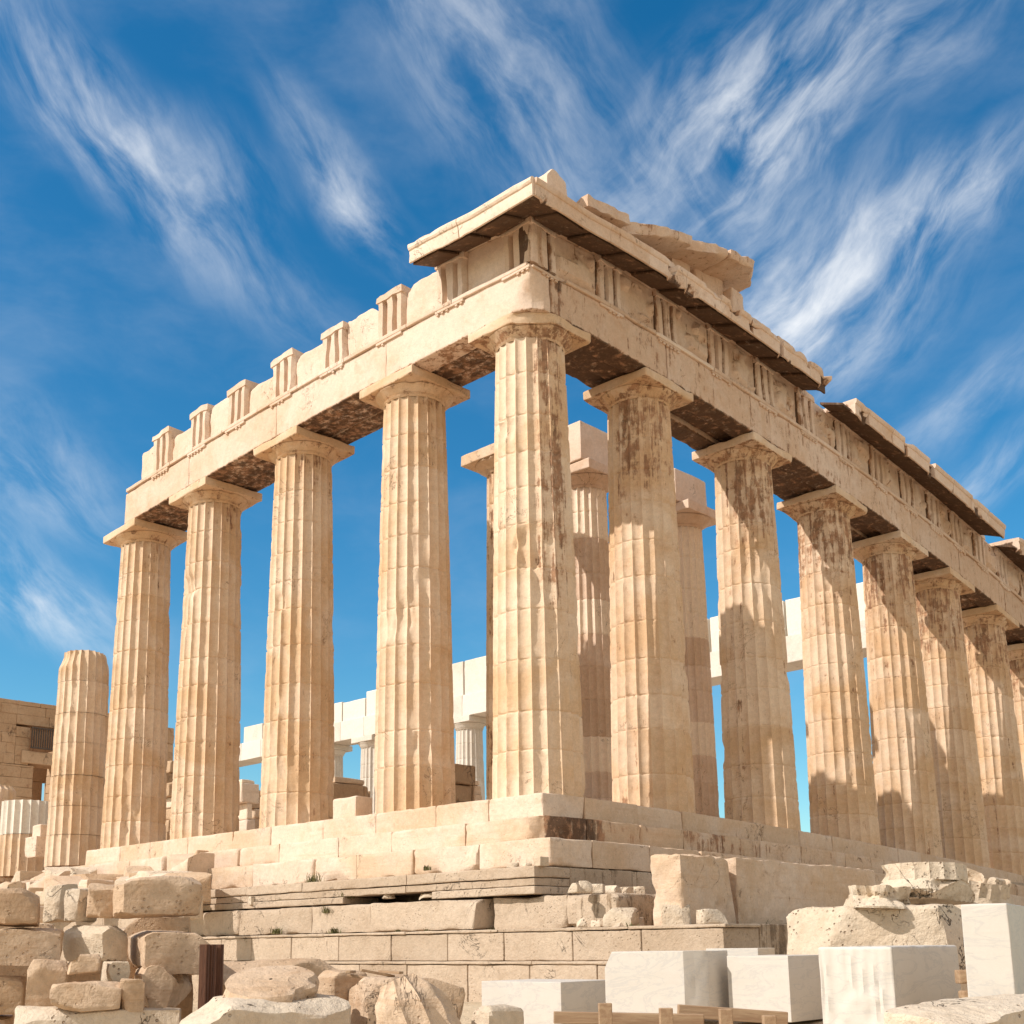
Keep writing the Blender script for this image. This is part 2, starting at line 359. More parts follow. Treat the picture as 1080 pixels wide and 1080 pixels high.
def shaft(x, y, z0, z1, r0, r1, seed, zt=None, seg=9, dz=.11, gouges=(), drums=11, dep=.095, stainf=None, wear=1.0, topbreak=0, tints=None, flutes=20):
    """fluted drum column as one surface; r1 is the radius it would have at height zt"""
    rr = random.Random(seed); zt = zt or z1
    hs_ = [rr.uniform(.8, 1.2) for _ in range(drums)]; s_ = sum(hs_); js = []; acc_ = z0
    for h in hs_[:-1]: acc_ += h/s_*(z1-z0); js.append(acc_)
    zs = list(np.arange(z0, z1, dz)); zs = [z for z in zs if all(abs(z-j) > .05 for j in js)]
    for j in js: zs += [j-.03, j-.009, j+.009, j+.03]
    zs = sorted(zs+[z1]); zs = np.array(zs); nz = len(zs); nt = flutes*seg
    th = np.arange(nt)/nt*2*np.pi; T, Z = np.meshgrid(th, zs)
    t = np.clip((Z-z0)/(zt-z0), 0, 1); Rr_ = r0-(r0-r1)*(.72*t+.28*t*t)
    u = (np.arange(nt) % seg)/seg; prof = (1-np.abs(2*u-1)**2.2)**.75          # 0 on the arris, 1 in the hollow
    prof = np.broadcast_to(prof, T.shape)
    di = np.searchsorted(np.array(js+[1e9]), Z)
    dr = np.array([rr.uniform(-.004, .004) for _ in range(drums+1)])[di]
    P = np.stack([x+Rr_*np.cos(T), y+Rr_*np.sin(T), Z], -1)
    sc = Rr_/r0
    depth = dep*sc*(1-.25*fbm(P*.8, seed, 2)*wear)
    low = fbm(P*np.array([1.3, 1.3, .9])+seed, seed+1, 3); hi = fbm(P*4.5, seed+2, 3)
    er = sst(low, .66, .78)*.045*wear                                              # broad spalls flatten the flutes
    depth = depth*(1-.6*sst(low, .64, .76)*wear)
    wear = wear*.42; rad = Rr_+dr-depth*prof-er-(hi-.5)*.008*wear
    nick = sst(fbm(P*7, seed+3, 2), .60, .74)*(1-prof)**3*.04*wear; rad -= nick   # bitten arrises
    for j in js:
        dd = np.abs(Z-j); rad -= np.where(dd < .012, .014, 0)
        rad -= sst(-dd, -.10, -.01)*sst(fbm(P*3.2+j, seed+4, 2), .62, .78)*.04*wear
    for (ga, gzc, gw, gh, gd) in gouges:
        da = np.abs((T-ga+np.pi) % (2*np.pi)-np.pi)*Rr_
        k = 1-np.sqrt((da/gw)**2+((Z-gzc)/gh)**2)+(fbm(P*3.5, seed+6, 3)-.5)*.9
        rad -= gd*sst(k, 0, .45)
    if topbreak:
        k = sst(Z+(fbm(P*1.2, seed+8, 3)-.5)*topbreak*2, z1-topbreak, z1); rad -= k*.14
    V = np.stack([x+rad*np.cos(T), y+rad*np.sin(T), Z], -1).reshape(-1, 3)
    idx = np.arange(nz*nt).reshape(nz, nt); nx = np.roll(idx, -1, 1)
    Q = np.stack([idx[:-1], nx[:-1], nx[1:], idx[1:]], -1).reshape(-1, 4)
    # top cap
    cap = []; base = len(V); last = idx[-1]
    for f in (.6, .02):
        c = np.stack([x+(V[last, 0]-x)*f, y+(V[last, 1]-y)*f, np.full(nt, z1+(1-f)*.01)], 1); V = np.concatenate([V, c]); nw = base+np.arange(nt); base += nt
        cap.append(np.stack([last, np.roll(last, -1), np.roll(nw, -1), nw], -1)); last = nw
    Q = np.concatenate([Q]+cap)
    tn = np.array(tints if tints else [float(np.clip(rr.gauss(0, .13), -.4, .35)) for _ in range(drums+1)]); tn = np.resize(tn, drums+1)
    tint = np.concatenate([tn[di].ravel(), np.zeros(2*nt)])
    hollow = .20*prof*(1+.0*Z)  # painted occlusion shade in the flute hollows, together with the dirt they hold
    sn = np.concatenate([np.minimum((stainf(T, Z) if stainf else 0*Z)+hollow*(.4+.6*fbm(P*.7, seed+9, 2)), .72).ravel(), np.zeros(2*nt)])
    return V, Q, tint, sn
def revolve(x, y, prof, seed, nt=72, rough=.01, gouges=()):
    prof = np.array(prof, float); d = np.concatenate([[0], np.cumsum(np.hypot(*np.diff(prof, axis=0).T))]); k = np.linspace(0, d[-1], max(len(prof)*2, 14))
    pr = np.unique(np.concatenate([k, d])); r = np.interp(pr, d, prof[:, 0]); z = np.interp(pr, d, prof[:, 1])
    th = np.arange(nt)/nt*2*np.pi; T, Rg = np.meshgrid(th, r); Z = np.broadcast_to(z[:, None], T.shape)
    P = np.stack([x+Rg*np.cos(T), y+Rg*np.sin(T), Z], -1); Rg = Rg-sst(fbm(P*2.5, seed, 3), .58, .74)*.09*(Rg > .1)+(fbm(P*6, seed+1, 2)-.5)*rough
    for (ga, gw, gd) in gouges:
        da = np.abs((T-ga+np.pi) % (2*np.pi)-np.pi); Rg = Rg-gd*sst(1-da/gw+(fbm(P*4, seed+2, 2)-.5)*.5, 0, .4)*(Rg > .3)
    V = np.stack([x+Rg*np.cos(T), y+Rg*np.sin(T), Z], -1).reshape(-1, 3)
    idx = np.arange(len(r)*nt).reshape(len(r), nt); nx = np.roll(idx, -1, 1)
    return V, np.stack([idx[:-1], nx[:-1], nx[1:], idx[1:]], -1).reshape(-1, 4)
def column(x, y, seed, parent, name='column', r0=R0, r1=R1, z0=0, zn=ZN, zb=ZB, zt=ZT, a=A, warped=True, mat=None, cap_mat=None, stainf=None, gouges=(), cuts=(), capstain=.35, tints=None, seg=9, drums=11, wear=1.0, capg=(), chip=.05):
    mat = mat or M_OLD
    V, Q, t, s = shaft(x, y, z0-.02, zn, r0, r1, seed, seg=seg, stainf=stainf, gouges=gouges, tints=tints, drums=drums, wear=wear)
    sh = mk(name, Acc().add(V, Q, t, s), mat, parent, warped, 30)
    k = zb-zn
    pr = [(r1-.03, zn-.03), (r1+.005, zn), (r1+.02, zn+.02), (r1+.01, zn+.03), (r1+.03, zn+.045), (r1+.02, zn+.055), (r1+.05, zn+.08), (r1+.05+(a-r1-.09)*.55, zn+k*.62), (a-.035, zn+k*.86), (a-.02, zn+k*.95), (a-.06, zb+.004), (.05, zb+.006)]
    V, Q = revolve(x, y, pr, seed+11, gouges=capg)
    sa = capstain*np.where(V[:, 2] > zn, 1, .6)
    mk('echinus', Acc().add(V, Q, rng.uniform(-.3, .2), sa), cap_mat or mat, sh, warped, 40)
    V, Q = boxm(2*a, 2*a, zt-zb-.004, .16, .012, chip, .008, seed+21, cuts)
    V += [x, y, zb+.002]
    mk('abacus', Acc().add(V, Q, rng.uniform(-.2, .3), capstain*(.4+.6*(V[:, 2] < zb+.03))), cap_mat or mat, sh, warped, 35)
    return sh
def ang(d): return R(d)
def adist(T, a0): return np.abs((T-R(a0)+np.pi) % (2*np.pi)-np.pi)
FACE = -48
# south flank
def st_corner(T, Z): return np.clip(1-adist(T, -14)/.62, 0, 1)**.6*sst(Z, 2.2, 6.0)*1.0
def st_plain(T, Z): return .16+.40*sst(Z, 8.2, 10.2)*np.clip(1-adist(T, -10)/1.2, 0, 1)
def st_east(T, Z): return .24+.85*sst(Z, 7.0, 9.6)*np.clip(1-adist(T, -35)/1.3, 0, 1)+.12*np.sin(T*3)
def st_mid(T, Z): return .24+.42*sst(Z, 6.5, 9.8)
cc = column(0, 0, 101, temple, r0=R0*1.02, r1=R1*1.02, stainf=st_corner, gouges=[(ang(-52), 5.3, .42, .55, .085), (ang(-40), 4.7, .28, .7, .05), (ang(-92), 8.2, .3, .25, .05)], cuts=[(1, -1, .0, .92, .06)], capstain=.66, capg=[(R(-48), .5, .12)], chip=.09, tints=[.35, .3, -.1, .2, .25, .1, .3, .35, .2, .15, .1, .2])
tag(cc, 'corner column with a gouge at mid height and dark brown streaks down its right side')
GL = {1: [(ang(-62), 4.6, .35, .5, .07), (ang(-30), 1.5, .3, .35, .06)], 2: [(ang(-80), 5.9, .2, .4, .05)], 3: [(ang(-95), 7.7, .5, .45, .10), (ang(-98), 7.1, .35, .9, .05)], 4: [(ang(-40), .9, .3, .5, .06), (ang(-100), 8.2, .25, .4, .05)]}
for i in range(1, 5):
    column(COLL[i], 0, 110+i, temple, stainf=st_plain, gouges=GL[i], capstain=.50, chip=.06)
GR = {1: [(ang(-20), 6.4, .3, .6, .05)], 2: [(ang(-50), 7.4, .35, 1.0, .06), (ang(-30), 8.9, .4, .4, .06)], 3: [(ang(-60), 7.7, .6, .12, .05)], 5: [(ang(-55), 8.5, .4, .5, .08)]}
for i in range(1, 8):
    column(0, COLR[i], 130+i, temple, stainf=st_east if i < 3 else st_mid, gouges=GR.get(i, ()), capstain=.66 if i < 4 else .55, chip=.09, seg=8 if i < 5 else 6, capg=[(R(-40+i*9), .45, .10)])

# entablature: architrave blocks from column axis to column axis, three slabs deep
Z1, Z2 = 11.918, 13.155
def blk(acc, x0, x1, y0, y1, z0, z1, seed, tint=None, stain=0, soff=0, **k):
    """axis-aligned block between bounds; soff = crust on its underside"""
    V, Q = boxm(x1-x0-.012, y1-y0-.0, z1-z0, seed=seed, **k)
    V += [(x0+x1)/2, (y0+y1)/2, z0]
    s = np.full(len(V), float(stain))
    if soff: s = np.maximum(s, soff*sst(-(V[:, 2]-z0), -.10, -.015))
    acc.add(V, Q, rng.gauss(0, .3) if tint is None else tint, s)
a = Acc(); AF = .945
xs = [AF]+[-1.95]+COLL[2:4]+[-16.62]; xs = [AF, -3.913, -8.481, -12.861, -16.62]
for i in range(4):
    x0, x1 = xs[i+1], xs[i]
    for k, (y0, y1) in enumerate([(-AF, -.34), (-.30, .30), (.34, AF)]):
        yy0, yy1 = y0, y1
        xx1 = x1 if (i > 0 or k == 0) else -.35
        zz = ZT+.003+(.0 if k == 0 else rng.uniform(.04, .16))
        cuts = [(1, -1, .25, 1.02, .07)] if (i == 0 and k == 0) else ()
        if i == 0 and k == 0:
            V, Q = boxm(xx1-x0, yy1-yy0, Z1-.11-zz, .16, .01, .05, .008, 201)
            V += [(x0+xx1)/2, (yy0+yy1)/2, zz]
            # the broken arris of the corner block
            n_ = np.array([.66, -.75, -.05]); n_ /= np.linalg.norm(n_)
            lim = 1.02+.25*sst(V[:, 2], 10.9, 11.8)
            ex = V@n_-(lim-.55)+(fbm(V*4, 5, 3)-.5)*.1
            V = V-np.maximum(ex, 0)[:, None]*n_*.85
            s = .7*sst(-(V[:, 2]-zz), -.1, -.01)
            a.add(V, Q, .25, s)
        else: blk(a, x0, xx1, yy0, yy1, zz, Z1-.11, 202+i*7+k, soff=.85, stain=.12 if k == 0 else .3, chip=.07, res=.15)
sa_ = mk('south_architrave' if False else 'architrave', a, M_ENT, temple, True)
a = Acc()
ys = [-.30, 4.067, 8.847, 13.306, 17.434, 21.039, 24.918, 29.8]
for i in range(7):
    for k, (x0, x1) in enumerate([(.36, AF-.005), (-.30, .30), (-AF, -.34)]):
        yy0 = ys[i] if not (i == 0 and k > 0) else .36
        zz = ZT+.003+(.0 if k == 0 else rng.uniform(.05, .22))
        V, Q = boxm(x1-x0, ys[i+1]-yy0-.014, Z1-.11-zz, .15, .012, .10, .014, 240+i*5+k)
        V += [(x0+x1)/2, (yy0+ys[i+1])/2, zz]
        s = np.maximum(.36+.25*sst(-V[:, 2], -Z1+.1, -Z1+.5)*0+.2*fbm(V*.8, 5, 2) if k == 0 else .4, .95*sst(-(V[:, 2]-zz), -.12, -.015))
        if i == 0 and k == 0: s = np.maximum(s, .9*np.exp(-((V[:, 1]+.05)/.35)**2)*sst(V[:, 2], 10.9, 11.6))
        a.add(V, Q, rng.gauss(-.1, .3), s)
mk('architrave', a, M_ENT, temple, True)
# the corner return of the east front (its own face is flush with the south slab's end)
# taenia with regulae and guttae under each triglyph
TS = [(.08, .93)]+[(c-.48, c+.48) for c in (-1.63, -3.78, -6.05, -8.27, -10.45, -12.45, -14.50)]      # spans along x, south
TE = [(-.93, -.08)]+[(c-.45, c+.45) for c in (1.86, 4.15, 6.46, 8.75, 10.95, 13.15, 15.3, 17.4, 19.3, 21.1, 23.0, 24.95, 27.0, 29.0)]
def taenia(side, spans, lo, hi, breaks):
    a = Acc(); p = lo; k = 0
    while p < hi-.1:
        q = min(hi, p+rng.uniform(1.2, 2.6)); k += 1
        if not any(b0 < (p+q)/2 < b1 for b0, b1 in breaks):
            if side == 'S': blk(a, p, q, -AF-.06, -AF+.25, Z1-.11, Z1, 300+k, chip=.03, res=.15)
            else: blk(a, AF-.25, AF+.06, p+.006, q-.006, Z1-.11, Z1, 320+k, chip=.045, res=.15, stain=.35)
        p = q
    for (s0, s1) in spans:
        if any(b0 < (s0+s1)/2 < b1 for b0, b1 in breaks): continue
        if side == 'S': blk(a, s0, s1, -AF-.055, -AF+.1, Z1-.185, Z1-.112, 350+k, chip=.012, res=.2)
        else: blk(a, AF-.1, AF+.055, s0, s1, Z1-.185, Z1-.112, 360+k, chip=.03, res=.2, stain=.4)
        for j in range(6):
            if rng.random() < .25: continue
            c = s0+(j+.5)*(s1-s0)/6
            if side == 'S': blk(a, c-.045, c+.045, -AF-.05, -AF+.02, Z1-.235, Z1-.187, 370+j, chip=.01, bev=.01, res=.1)
            else: blk(a, AF-.02, AF+.05, c-.045, c+.045, Z1-.235, Z1-.187, 380+j, chip=.01, bev=.01, res=.1)
    mk('taenia', a, M_ENT, temple, True)
taenia('S', TS, -16.5, .85, [])
taenia('E', TE, .2, 29.8, [])
def triglyph(side, s0, s1, seed, depth=.78, top=Z2, bot=Z1+.003, parent=temple, broken=False):
    w = s1-s0; gd = .14
    # plan profile along the face: half glyph, fillet, glyph, fillet, glyph, fillet, half glyph
    u = w/9.0; pr = [(0, gd*.8), (.6*u, .0), (2.0*u, 0), (2.5*u, gd), (3.1*u, gd), (3.6*u, 0), (5.4*u, 0), (5.9*u, gd), (6.5*u, gd), (7*u, 0), (8.4*u, 0), (w, gd*.8)]
    pts = []
    for (p0, d0), (p1, d1) in zip(pr[:-1], pr[1:]):
        pts += [(p0, d0)]
        if abs(p1-p0) > u: pts += [((p0+p1)/2, (d0+d1)/2)]
    pts += [pr[-1]]
    loop = pts+[(w, depth*.5), (w, depth), (w/2, depth), (0, depth), (0, depth*.5)]
    loop = np.array(loop); n = len(loop)
    zs = np.array([bot, bot+.3, bot+.6, bot+.85, top-.21, top-.18, top-.175, top-.0])
    V = []
    for z in zs:
        L_ = loop.copy()
        if z > top-.18: L_[:len(pts), 1] = -.025
        elif z > top-.2: L_[:len(pts), 1] *= .35
        V.append(np.stack([L_[:, 0], L_[:, 1], np.full(n, z)], 1))
    V = np.concatenate(V); idx = np.arange(n*len(zs)).reshape(len(zs), n); nx = np.roll(idx, -1, 1)
    Q = [np.stack([idx[:-1], nx[:-1], nx[1:], idx[1:]], -1).reshape(-1, 4)]
    base = len(V)
    for ring, flip in ((idx[-1], 1), (idx[0], -1)):
        c = np.array([w/2, depth/2, V[ring[0], 2]]); ins = c+(V[ring]-c)*[.02, .02, 1]; V = np.concatenate([V, ins]); nw = base+np.arange(n); base += n
        q = np.stack([ring, np.roll(ring, -1), np.roll(nw, -1), nw], -1); Q.append(q if flip > 0 else q[:, ::-1])
    Q = np.concatenate(Q)
    V = V+(np.stack([fbm(V*3+seed, seed+k, 2) for k in range(3)], 1)-.5)*.09
    ex = V[:, 2]+ .35*V[:, 0]*(1 if seed % 2 else -1)+(fbm(V*5+seed, seed, 2)-.5)*.2-(top+.02+(.35*w if seed % 2 else 0)-.03); V[:, 2] -= np.maximum(ex, 0)*.8
    if side == 'S': Wd = np.stack([s0+V[:, 0], -AF-.01+V[:, 1], V[:, 2]], 1)
    else: Wd = np.stack([AF+.01-V[:, 1], s0+V[:, 0], V[:, 2]], 1)
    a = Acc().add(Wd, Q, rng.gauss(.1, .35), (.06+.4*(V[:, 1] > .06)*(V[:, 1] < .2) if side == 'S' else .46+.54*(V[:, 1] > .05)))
    return mk('triglyph', a, M_ENT, parent, True, 25)
for i, (s0, s1) in enumerate(TS): triglyph('S', s0, s1, 400+i, depth=1.1 if i else .55, top=Z2-(rng.uniform(0, .13) if i > 1 else 0))
for i, (s0, s1) in enumerate(TE): triglyph('E', s0, s1, 430+i, depth=.5)
# metopes and backing slabs
for i in range(len(TS)-1):
    x0, x1 = TS[i+1][1]+.01, TS[i][0]-.01
    hgt = 1.235 if i == 0 else (1.16 if i == 1 else rng.uniform(.80, 1.14))
    a = Acc(); V, Q = boxm(x1-x0+.05, .24, hgt, .10, .015, .22 if i > 1 else .03, .02, 460+i, [(-1 if i % 2 else 1, 0, 1.3, .62, .05)] if i > 0 else (), topchip=.04 if i else 0)
    V += [(x0+x1)/2, -AF+.24, Z1+.002]; a.add(V, Q, .2, .03); mk('metope', a, M_ENT, temple, True)
a = Acc()
V, Q = boxm(.75, .5, 1.0, .14, .015, .08, .02, 479, [(-1, 0, 1.0, .55, .06)]); V += [-15.42, -AF+.32, Z1+.002]; a.add(V, Q, .3)
mk('metope', a, M_ENT, temple, True)
for i in range(len(TE)-1):
    y0, y1 = TE[i][1]+.005, TE[i+1][0]-.005
    V, Q = boxm(.2, y1-y0+.04, Z2-Z1-.01, .07, .006, .012, .006, 480+i); V += [AF-.21, (y0+y1)/2, Z1+.003]
    # worn relief figures: lumps left where the carving was hacked away
    fr = V[:, 0] > AF-.14; Pn = np.stack([V[:, 1]*2.1, V[:, 2]*2.1, V[:, 0]*0+i], 1); b = sst(fbm(Pn, 490+i, 3), .47, .58)*.13
    edge = np.clip(np.minimum(V[:, 1]-y0, y1-V[:, 1])/.12, 0, 1)*np.clip(np.minimum(V[:, 2]-Z1-.1, Z2-V[:, 2]-.1)/.12, 0, 1)
    V[:, 0] += np.where(fr, b*edge, 0)
    a = Acc().add(V, Q, float(np.clip(rng.gauss(.1, .2), -.4, .4)), .38+.25*(np.abs(b-.06) < .04)*edge*fr); mk('metope', a, M_ENT, temple, True)
# frieze backing wall along the east front and behind the corner
a = Acc(); p = -.3; k = 0
while p < 29.6:
    q = min(29.7, p+rng.uniform(1.8, 2.6)); k += 1
    V, Q = boxm(.75, q-p-.015, Z2-Z1+.18, .3, .01, .04, .01, 520+k); V += [.05, (p+q)/2, Z1-.19]; a.add(V, Q, rng.gauss(-.1, .3), .2); p = q
p = -16.4
while p < -.4:
    q = min(-.35, p+rng.uniform(1.8, 2.6)); k += 1
    h_ = .42 if p < -3 else 1.2
    V, Q = boxm(q-p-.015, .75, h_, .3, .01, .06, .01, 540+k); V += [(p+q)/2, .25, Z1-.10]; a.add(V, Q, rng.gauss(0, .3), .05); p = q
mk('frieze_backing', a, M_ENT, temple, True)
# cornice: geison blocks whose soffit slopes down outwards, with mutules under it
GO = .915
def geison(side, s0, s1, seed, parent_acc, front=True, tint=None, stain=.3, chip=.05, lift=0, top=.0):
    w = s1-s0; n = max(3, int(w/.16)); us = np.linspace(0, w-.012, n)
    # section (out, z): from frieze face outward
    sec = [(-.55, Z2+.0), (-.02, Z2+.003), (.04, Z2-.055), (GO*.5, Z2-.20), (GO-.07, Z2-.335), (GO-.05, Z2-.40), (GO-.005, Z2-.40), (GO, Z2-.385), (GO, Z2-.20), (GO+.004, Z2-.09), (GO+.03, Z2-.075), (GO+.055, Z2-.03), (GO+.06, Z2+.055), (GO+.03, Z2+.068+top), (GO*.5, Z2+.075+top), (-.55, Z2+.08+top)]
    sec = np.array(sec); m = len(sec)
    V = np.concatenate([np.stack([np.full(m, u), sec[:, 0], sec[:, 1]+lift], 1) for u in us])
    idx = np.arange(n*m).reshape(n, m); nx = np.roll(idx, -1, 1); Q = [np.stack([idx[:-1], nx[:-1], nx[1:], idx[1:]], -1).reshape(-1, 4)]
    base = len(V)
    for ring, fl in ((idx[-1], 1), (idx[0], -1)):
        c = V[ring].mean(0); ins = c+(V[ring]-c)*.02; V = np.concatenate([V, ins]); nw = base+np.arange(m); base += m
        q = np.stack([ring, np.roll(ring, -1), np.roll(nw, -1), nw], -1); Q.append(q if fl > 0 else q[:, ::-1])
    Q = np.concatenate(Q)
    bite = chip*4*sst(fbm(np.stack([V[:, 0]*2.2+s0*2.2, V[:, 2]*1.5, V[:, 1]*1.2], 1), seed, 3), .56, .75)*sst(V[:, 1], .35, GO)
    V[:, 1] -= bite; V[:, 2] -= bite*.25*(V[:, 2] > Z2-.1)*(side == 'E')
    V = V+(np.stack([fbm(V*4+seed, seed+k, 2) for k in range(3)], 1)-.5)*(.018 if side == 'E' else .006)
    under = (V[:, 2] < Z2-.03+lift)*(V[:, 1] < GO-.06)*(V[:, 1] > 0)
    if side == 'S': Wd = np.stack([s0+V[:, 0], -AF-V[:, 1], V[:, 2]], 1)
    else: Wd = np.stack([AF+V[:, 1], s0+V[:, 0], V[:, 2]], 1)
    if side == 'S': Q = Q[:, ::-1]
    Q = Q[:, ::-1] if side == 'E' else Q
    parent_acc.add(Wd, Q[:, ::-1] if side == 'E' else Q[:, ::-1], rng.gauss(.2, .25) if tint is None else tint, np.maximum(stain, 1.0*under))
def mutule(side, s0, s1, seed, acc):
    V, Q = boxm(s1-s0, GO-.20, .075, .25, .008, .02, .004, seed)
    V[:, 2] -= .09; t = (V[:, 1]+(GO-.2)/2)/(GO-.2); 
    if side == 'S':
        out = .08+(1-t)*(GO-.2); Wd = np.stack([(s0+s1)/2+V[:, 0], -AF-out, Z2-.03-out*.36+V[:, 2]], 1)
    else:
        out = .08+t*(GO-.2); Wd = np.stack([AF+out, (s0+s1)/2+V[:, 0], Z2-.03-out*.36+V[:, 2]], 1); Q = Q[:, ::-1]
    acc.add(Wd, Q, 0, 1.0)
# south return of the cornice: two bright blocks
ac = Acc()
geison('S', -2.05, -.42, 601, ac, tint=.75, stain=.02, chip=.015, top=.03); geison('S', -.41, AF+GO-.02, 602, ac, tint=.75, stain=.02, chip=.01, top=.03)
cs = mk('cornice', ac, M_ENT, temple, True, 28)
for c in (-1.63, -.6, .45):
    a = Acc(); mutule('S', c-.42, c+.42, 611, a); mk('mutule', a, M_ENT, cs, True)
ac = Acc(); p = -AF-GO+.06; k = 0
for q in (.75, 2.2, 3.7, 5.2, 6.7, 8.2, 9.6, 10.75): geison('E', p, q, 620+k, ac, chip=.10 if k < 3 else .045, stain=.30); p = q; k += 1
ce1 = mk('cornice', ac, M_ENT, temple, True, 28)
for i, (s0, s1) in enumerate(TE[:6]):
    c0 = (s0+s1)/2
    for c in (c0, c0+1.14):
        if c < 10.4: a = Acc(); mutule('E', c-.43, c+.43, 640+i, a); mk('mutule', a, M_ENT, ce1, True)
ac = Acc(); p = 12.15; k = 0
for q in (13.0, 14.5, 16.0, 17.4, 18.8, 20.2, 21.6, 23.0): geison('E', p, q, 650+k, ac, chip=.035, stain=.28, lift=-.10); p = q; k += 1
ce2 = mk('cornice', ac, M_ENT, temple, True, 28)
for i, (s0, s1) in enumerate(TE[6:12]):
    c0 = (s0+s1)/2
    for c in (c0-1.1, c0):
        if 11.9 < c < 22.7: a = Acc(); mutule('E', c-.42, c+.42, 670+i, a); mk('mutule', a, M_ENT, ce2, True)
ac = Acc(); geison('E', 24.3, 25.9, 690, ac, chip=.05); geison('E', 25.92, 29.9, 691, ac, chip=.05); mk('cornice', ac, M_ENT, temple, True, 28)
# low course on top of the cornice and the broken raking cornice over it
a = Acc(); p = -1.3; k = 0
while p < 10.5:
    q = p+rng.uniform(.9, 1.7); k += 1; hh = rng.uniform(.16, .30)
    V, Q = boxm(1.2, q-p-.03, hh, .10, .015, .16, .03, 700+k, topchip=.08); V = rotz(V, rng.uniform(-.05, .05)); V += [1.0+rng.uniform(-.1, .12), (p+q)/2, Z2+.085]
    a.add(V, Q, rng.gauss(-.2, .4), .35); p = q
mk('cornice_topping', a, M_ENT, temple, True)
a = Acc()
V, Q = boxm(.8, .75, 1.05, .1, .02, .2, .03, 720, [(0, -1, .8, .45), (1, .2, 1, .62), (-.3, 1, .9, .55)]); V += [1.0, -.50, Z2+.06]; a.add(V, Q, .5, .1)
mk('broken_acroterion_block', a, M_ENT, temple, True)
rk = Acc()
for k, (y0, y1, zb_, th, over) in enumerate([(.05, 1.55, .28, .30, .05), (1.62, 3.9, .52, .26, .2), (3.92, 5.5, .95, .27, .25), (5.52, 7.55, 1.28, .27, .3)]):
    V, Q = boxm(1.5+over, y1-y0, th, .10, .015, .13 if k else .2, .03, 730+k, [(1, rng.uniform(-1, 1), rng.uniform(-.3, .6), .72, .08)])
    tl = .19 if k else .05
    V[:, 2] += (V[:, 1])*tl
    V += [1.05+over*.3, (y0+y1)/2, Z2+.08+zb_]; rk.add(V, Q, -.3, .45)
mk('raking_cornice', rk, M_ENT, temple, True)
tp = Acc()
for k, (y0, y1, z0, z1, x) in enumerate([(1.7, 2.6, .25, .55, .75), (3.0, 3.9, .25, .78, .7), (4.1, 4.9, .27, .98, .75), (5.2, 6.5, .27, 1.28, .7), (6.5, 7.1, .25, 1.0, .95), (7.4, 8.1, .25, .62, .9), (8.5, 9.2, .2, .42, .8)]):
    V, Q = boxm(.9, y1-y0, z1-z0+.05, .14, .02, .12, .02, 740+k, [(.3, 1, 1, .5)] if k > 3 else ()); V += [x, (y0+y1)/2, Z2+.08+z0-.04]; tp.add(V, Q, -.1, .4)
mk('tympanum_block', tp, M_ENT, temple, True)

# stepped base: each step a run of blocks on both sides
def run(acc, side, lo, hi, face, z0, z1, seed, depth=1.1, lens=(1.5, 2.3), skip=(), tintm=0, chip=.05, stain=0, end=None, joint=.008, rough=.016, cutf=None, res=.2):
    p = lo; k = 0
    while p < hi-.05:
        q = p+rng.uniform(*lens)
        if hi-q < .6: q = hi
        k += 1
        if not any(s0 < (p+q)/2 < s1 for s0, s1 in skip):
            L_ = q-p-joint
            c = rng.uniform(.5, 1.6)*chip
            if side == 'S': V, Q = boxm(L_, depth, z1-z0-.004, res, .010, c, rough, seed+k); V += [(p+q)/2, face+depth/2+rng.uniform(0, .012), z0]
            else: V, Q = boxm(depth, L_, z1-z0-.004, res, .010, c, rough, seed+k); V += [face-depth/2-rng.uniform(0, .012), (p+q)/2, z0]
            if cutf is not None: V = cutf(V)
            acc.add(V, Q, rng.gauss(tintm, .22), stain*rng.uniform(.6, 1.2))
        p = q
def breakc(c, rad, n, amt=.9):
    """knock a corner off: push everything beyond the plane through c with outward normal n back onto it"""
    n = np.array(n, float); n /= np.linalg.norm(n); c = np.array(c, float)
    def f(V):
        d = np.linalg.norm(V-c, axis=1); ex = (V-c)@n+(fbm(V*3.5, 77, 3)-.5)*.16
        return V-(np.maximum(ex, 0)*sst(-d, -rad, -rad*.6)*amt)[:, None]*n
    return f
a = Acc(); run(a, 'S', -17.9, 1.02, -1.02, -.55, 0, 800, 1.3, tintm=.15, chip=.09, res=.13); mk('step', a, M_STEP, temple, True)
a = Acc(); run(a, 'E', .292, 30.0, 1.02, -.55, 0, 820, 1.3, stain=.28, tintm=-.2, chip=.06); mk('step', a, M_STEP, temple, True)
bf = breakc((1.42, -1.42, -.72), 1.5, (1, -.75, -.12))
a = Acc(); run(a, 'S', -19.4, 1.72, -1.72, -1.07, -.554, 840, 1.2, tintm=.2, chip=.12, res=.13, skip=(), cutf=bf)
for k in range(len(a.v)): a.s[k] = np.maximum(a.s[k], .95*sst(a.v[k][:, 0], 1.25, 1.45)*sst(a.v[k][:, 0]+a.v[k][:, 1]*.3, .8, 1.05))
mk('step', a, M_STEP, temple, True)
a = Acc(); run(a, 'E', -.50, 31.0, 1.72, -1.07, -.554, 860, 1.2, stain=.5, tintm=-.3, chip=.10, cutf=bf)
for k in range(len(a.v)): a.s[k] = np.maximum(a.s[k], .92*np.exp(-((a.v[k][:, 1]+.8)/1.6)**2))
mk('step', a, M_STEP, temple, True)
bf2 = breakc((.6, -2.42, -1.25), .75, (-.3, -1, .35), .8)
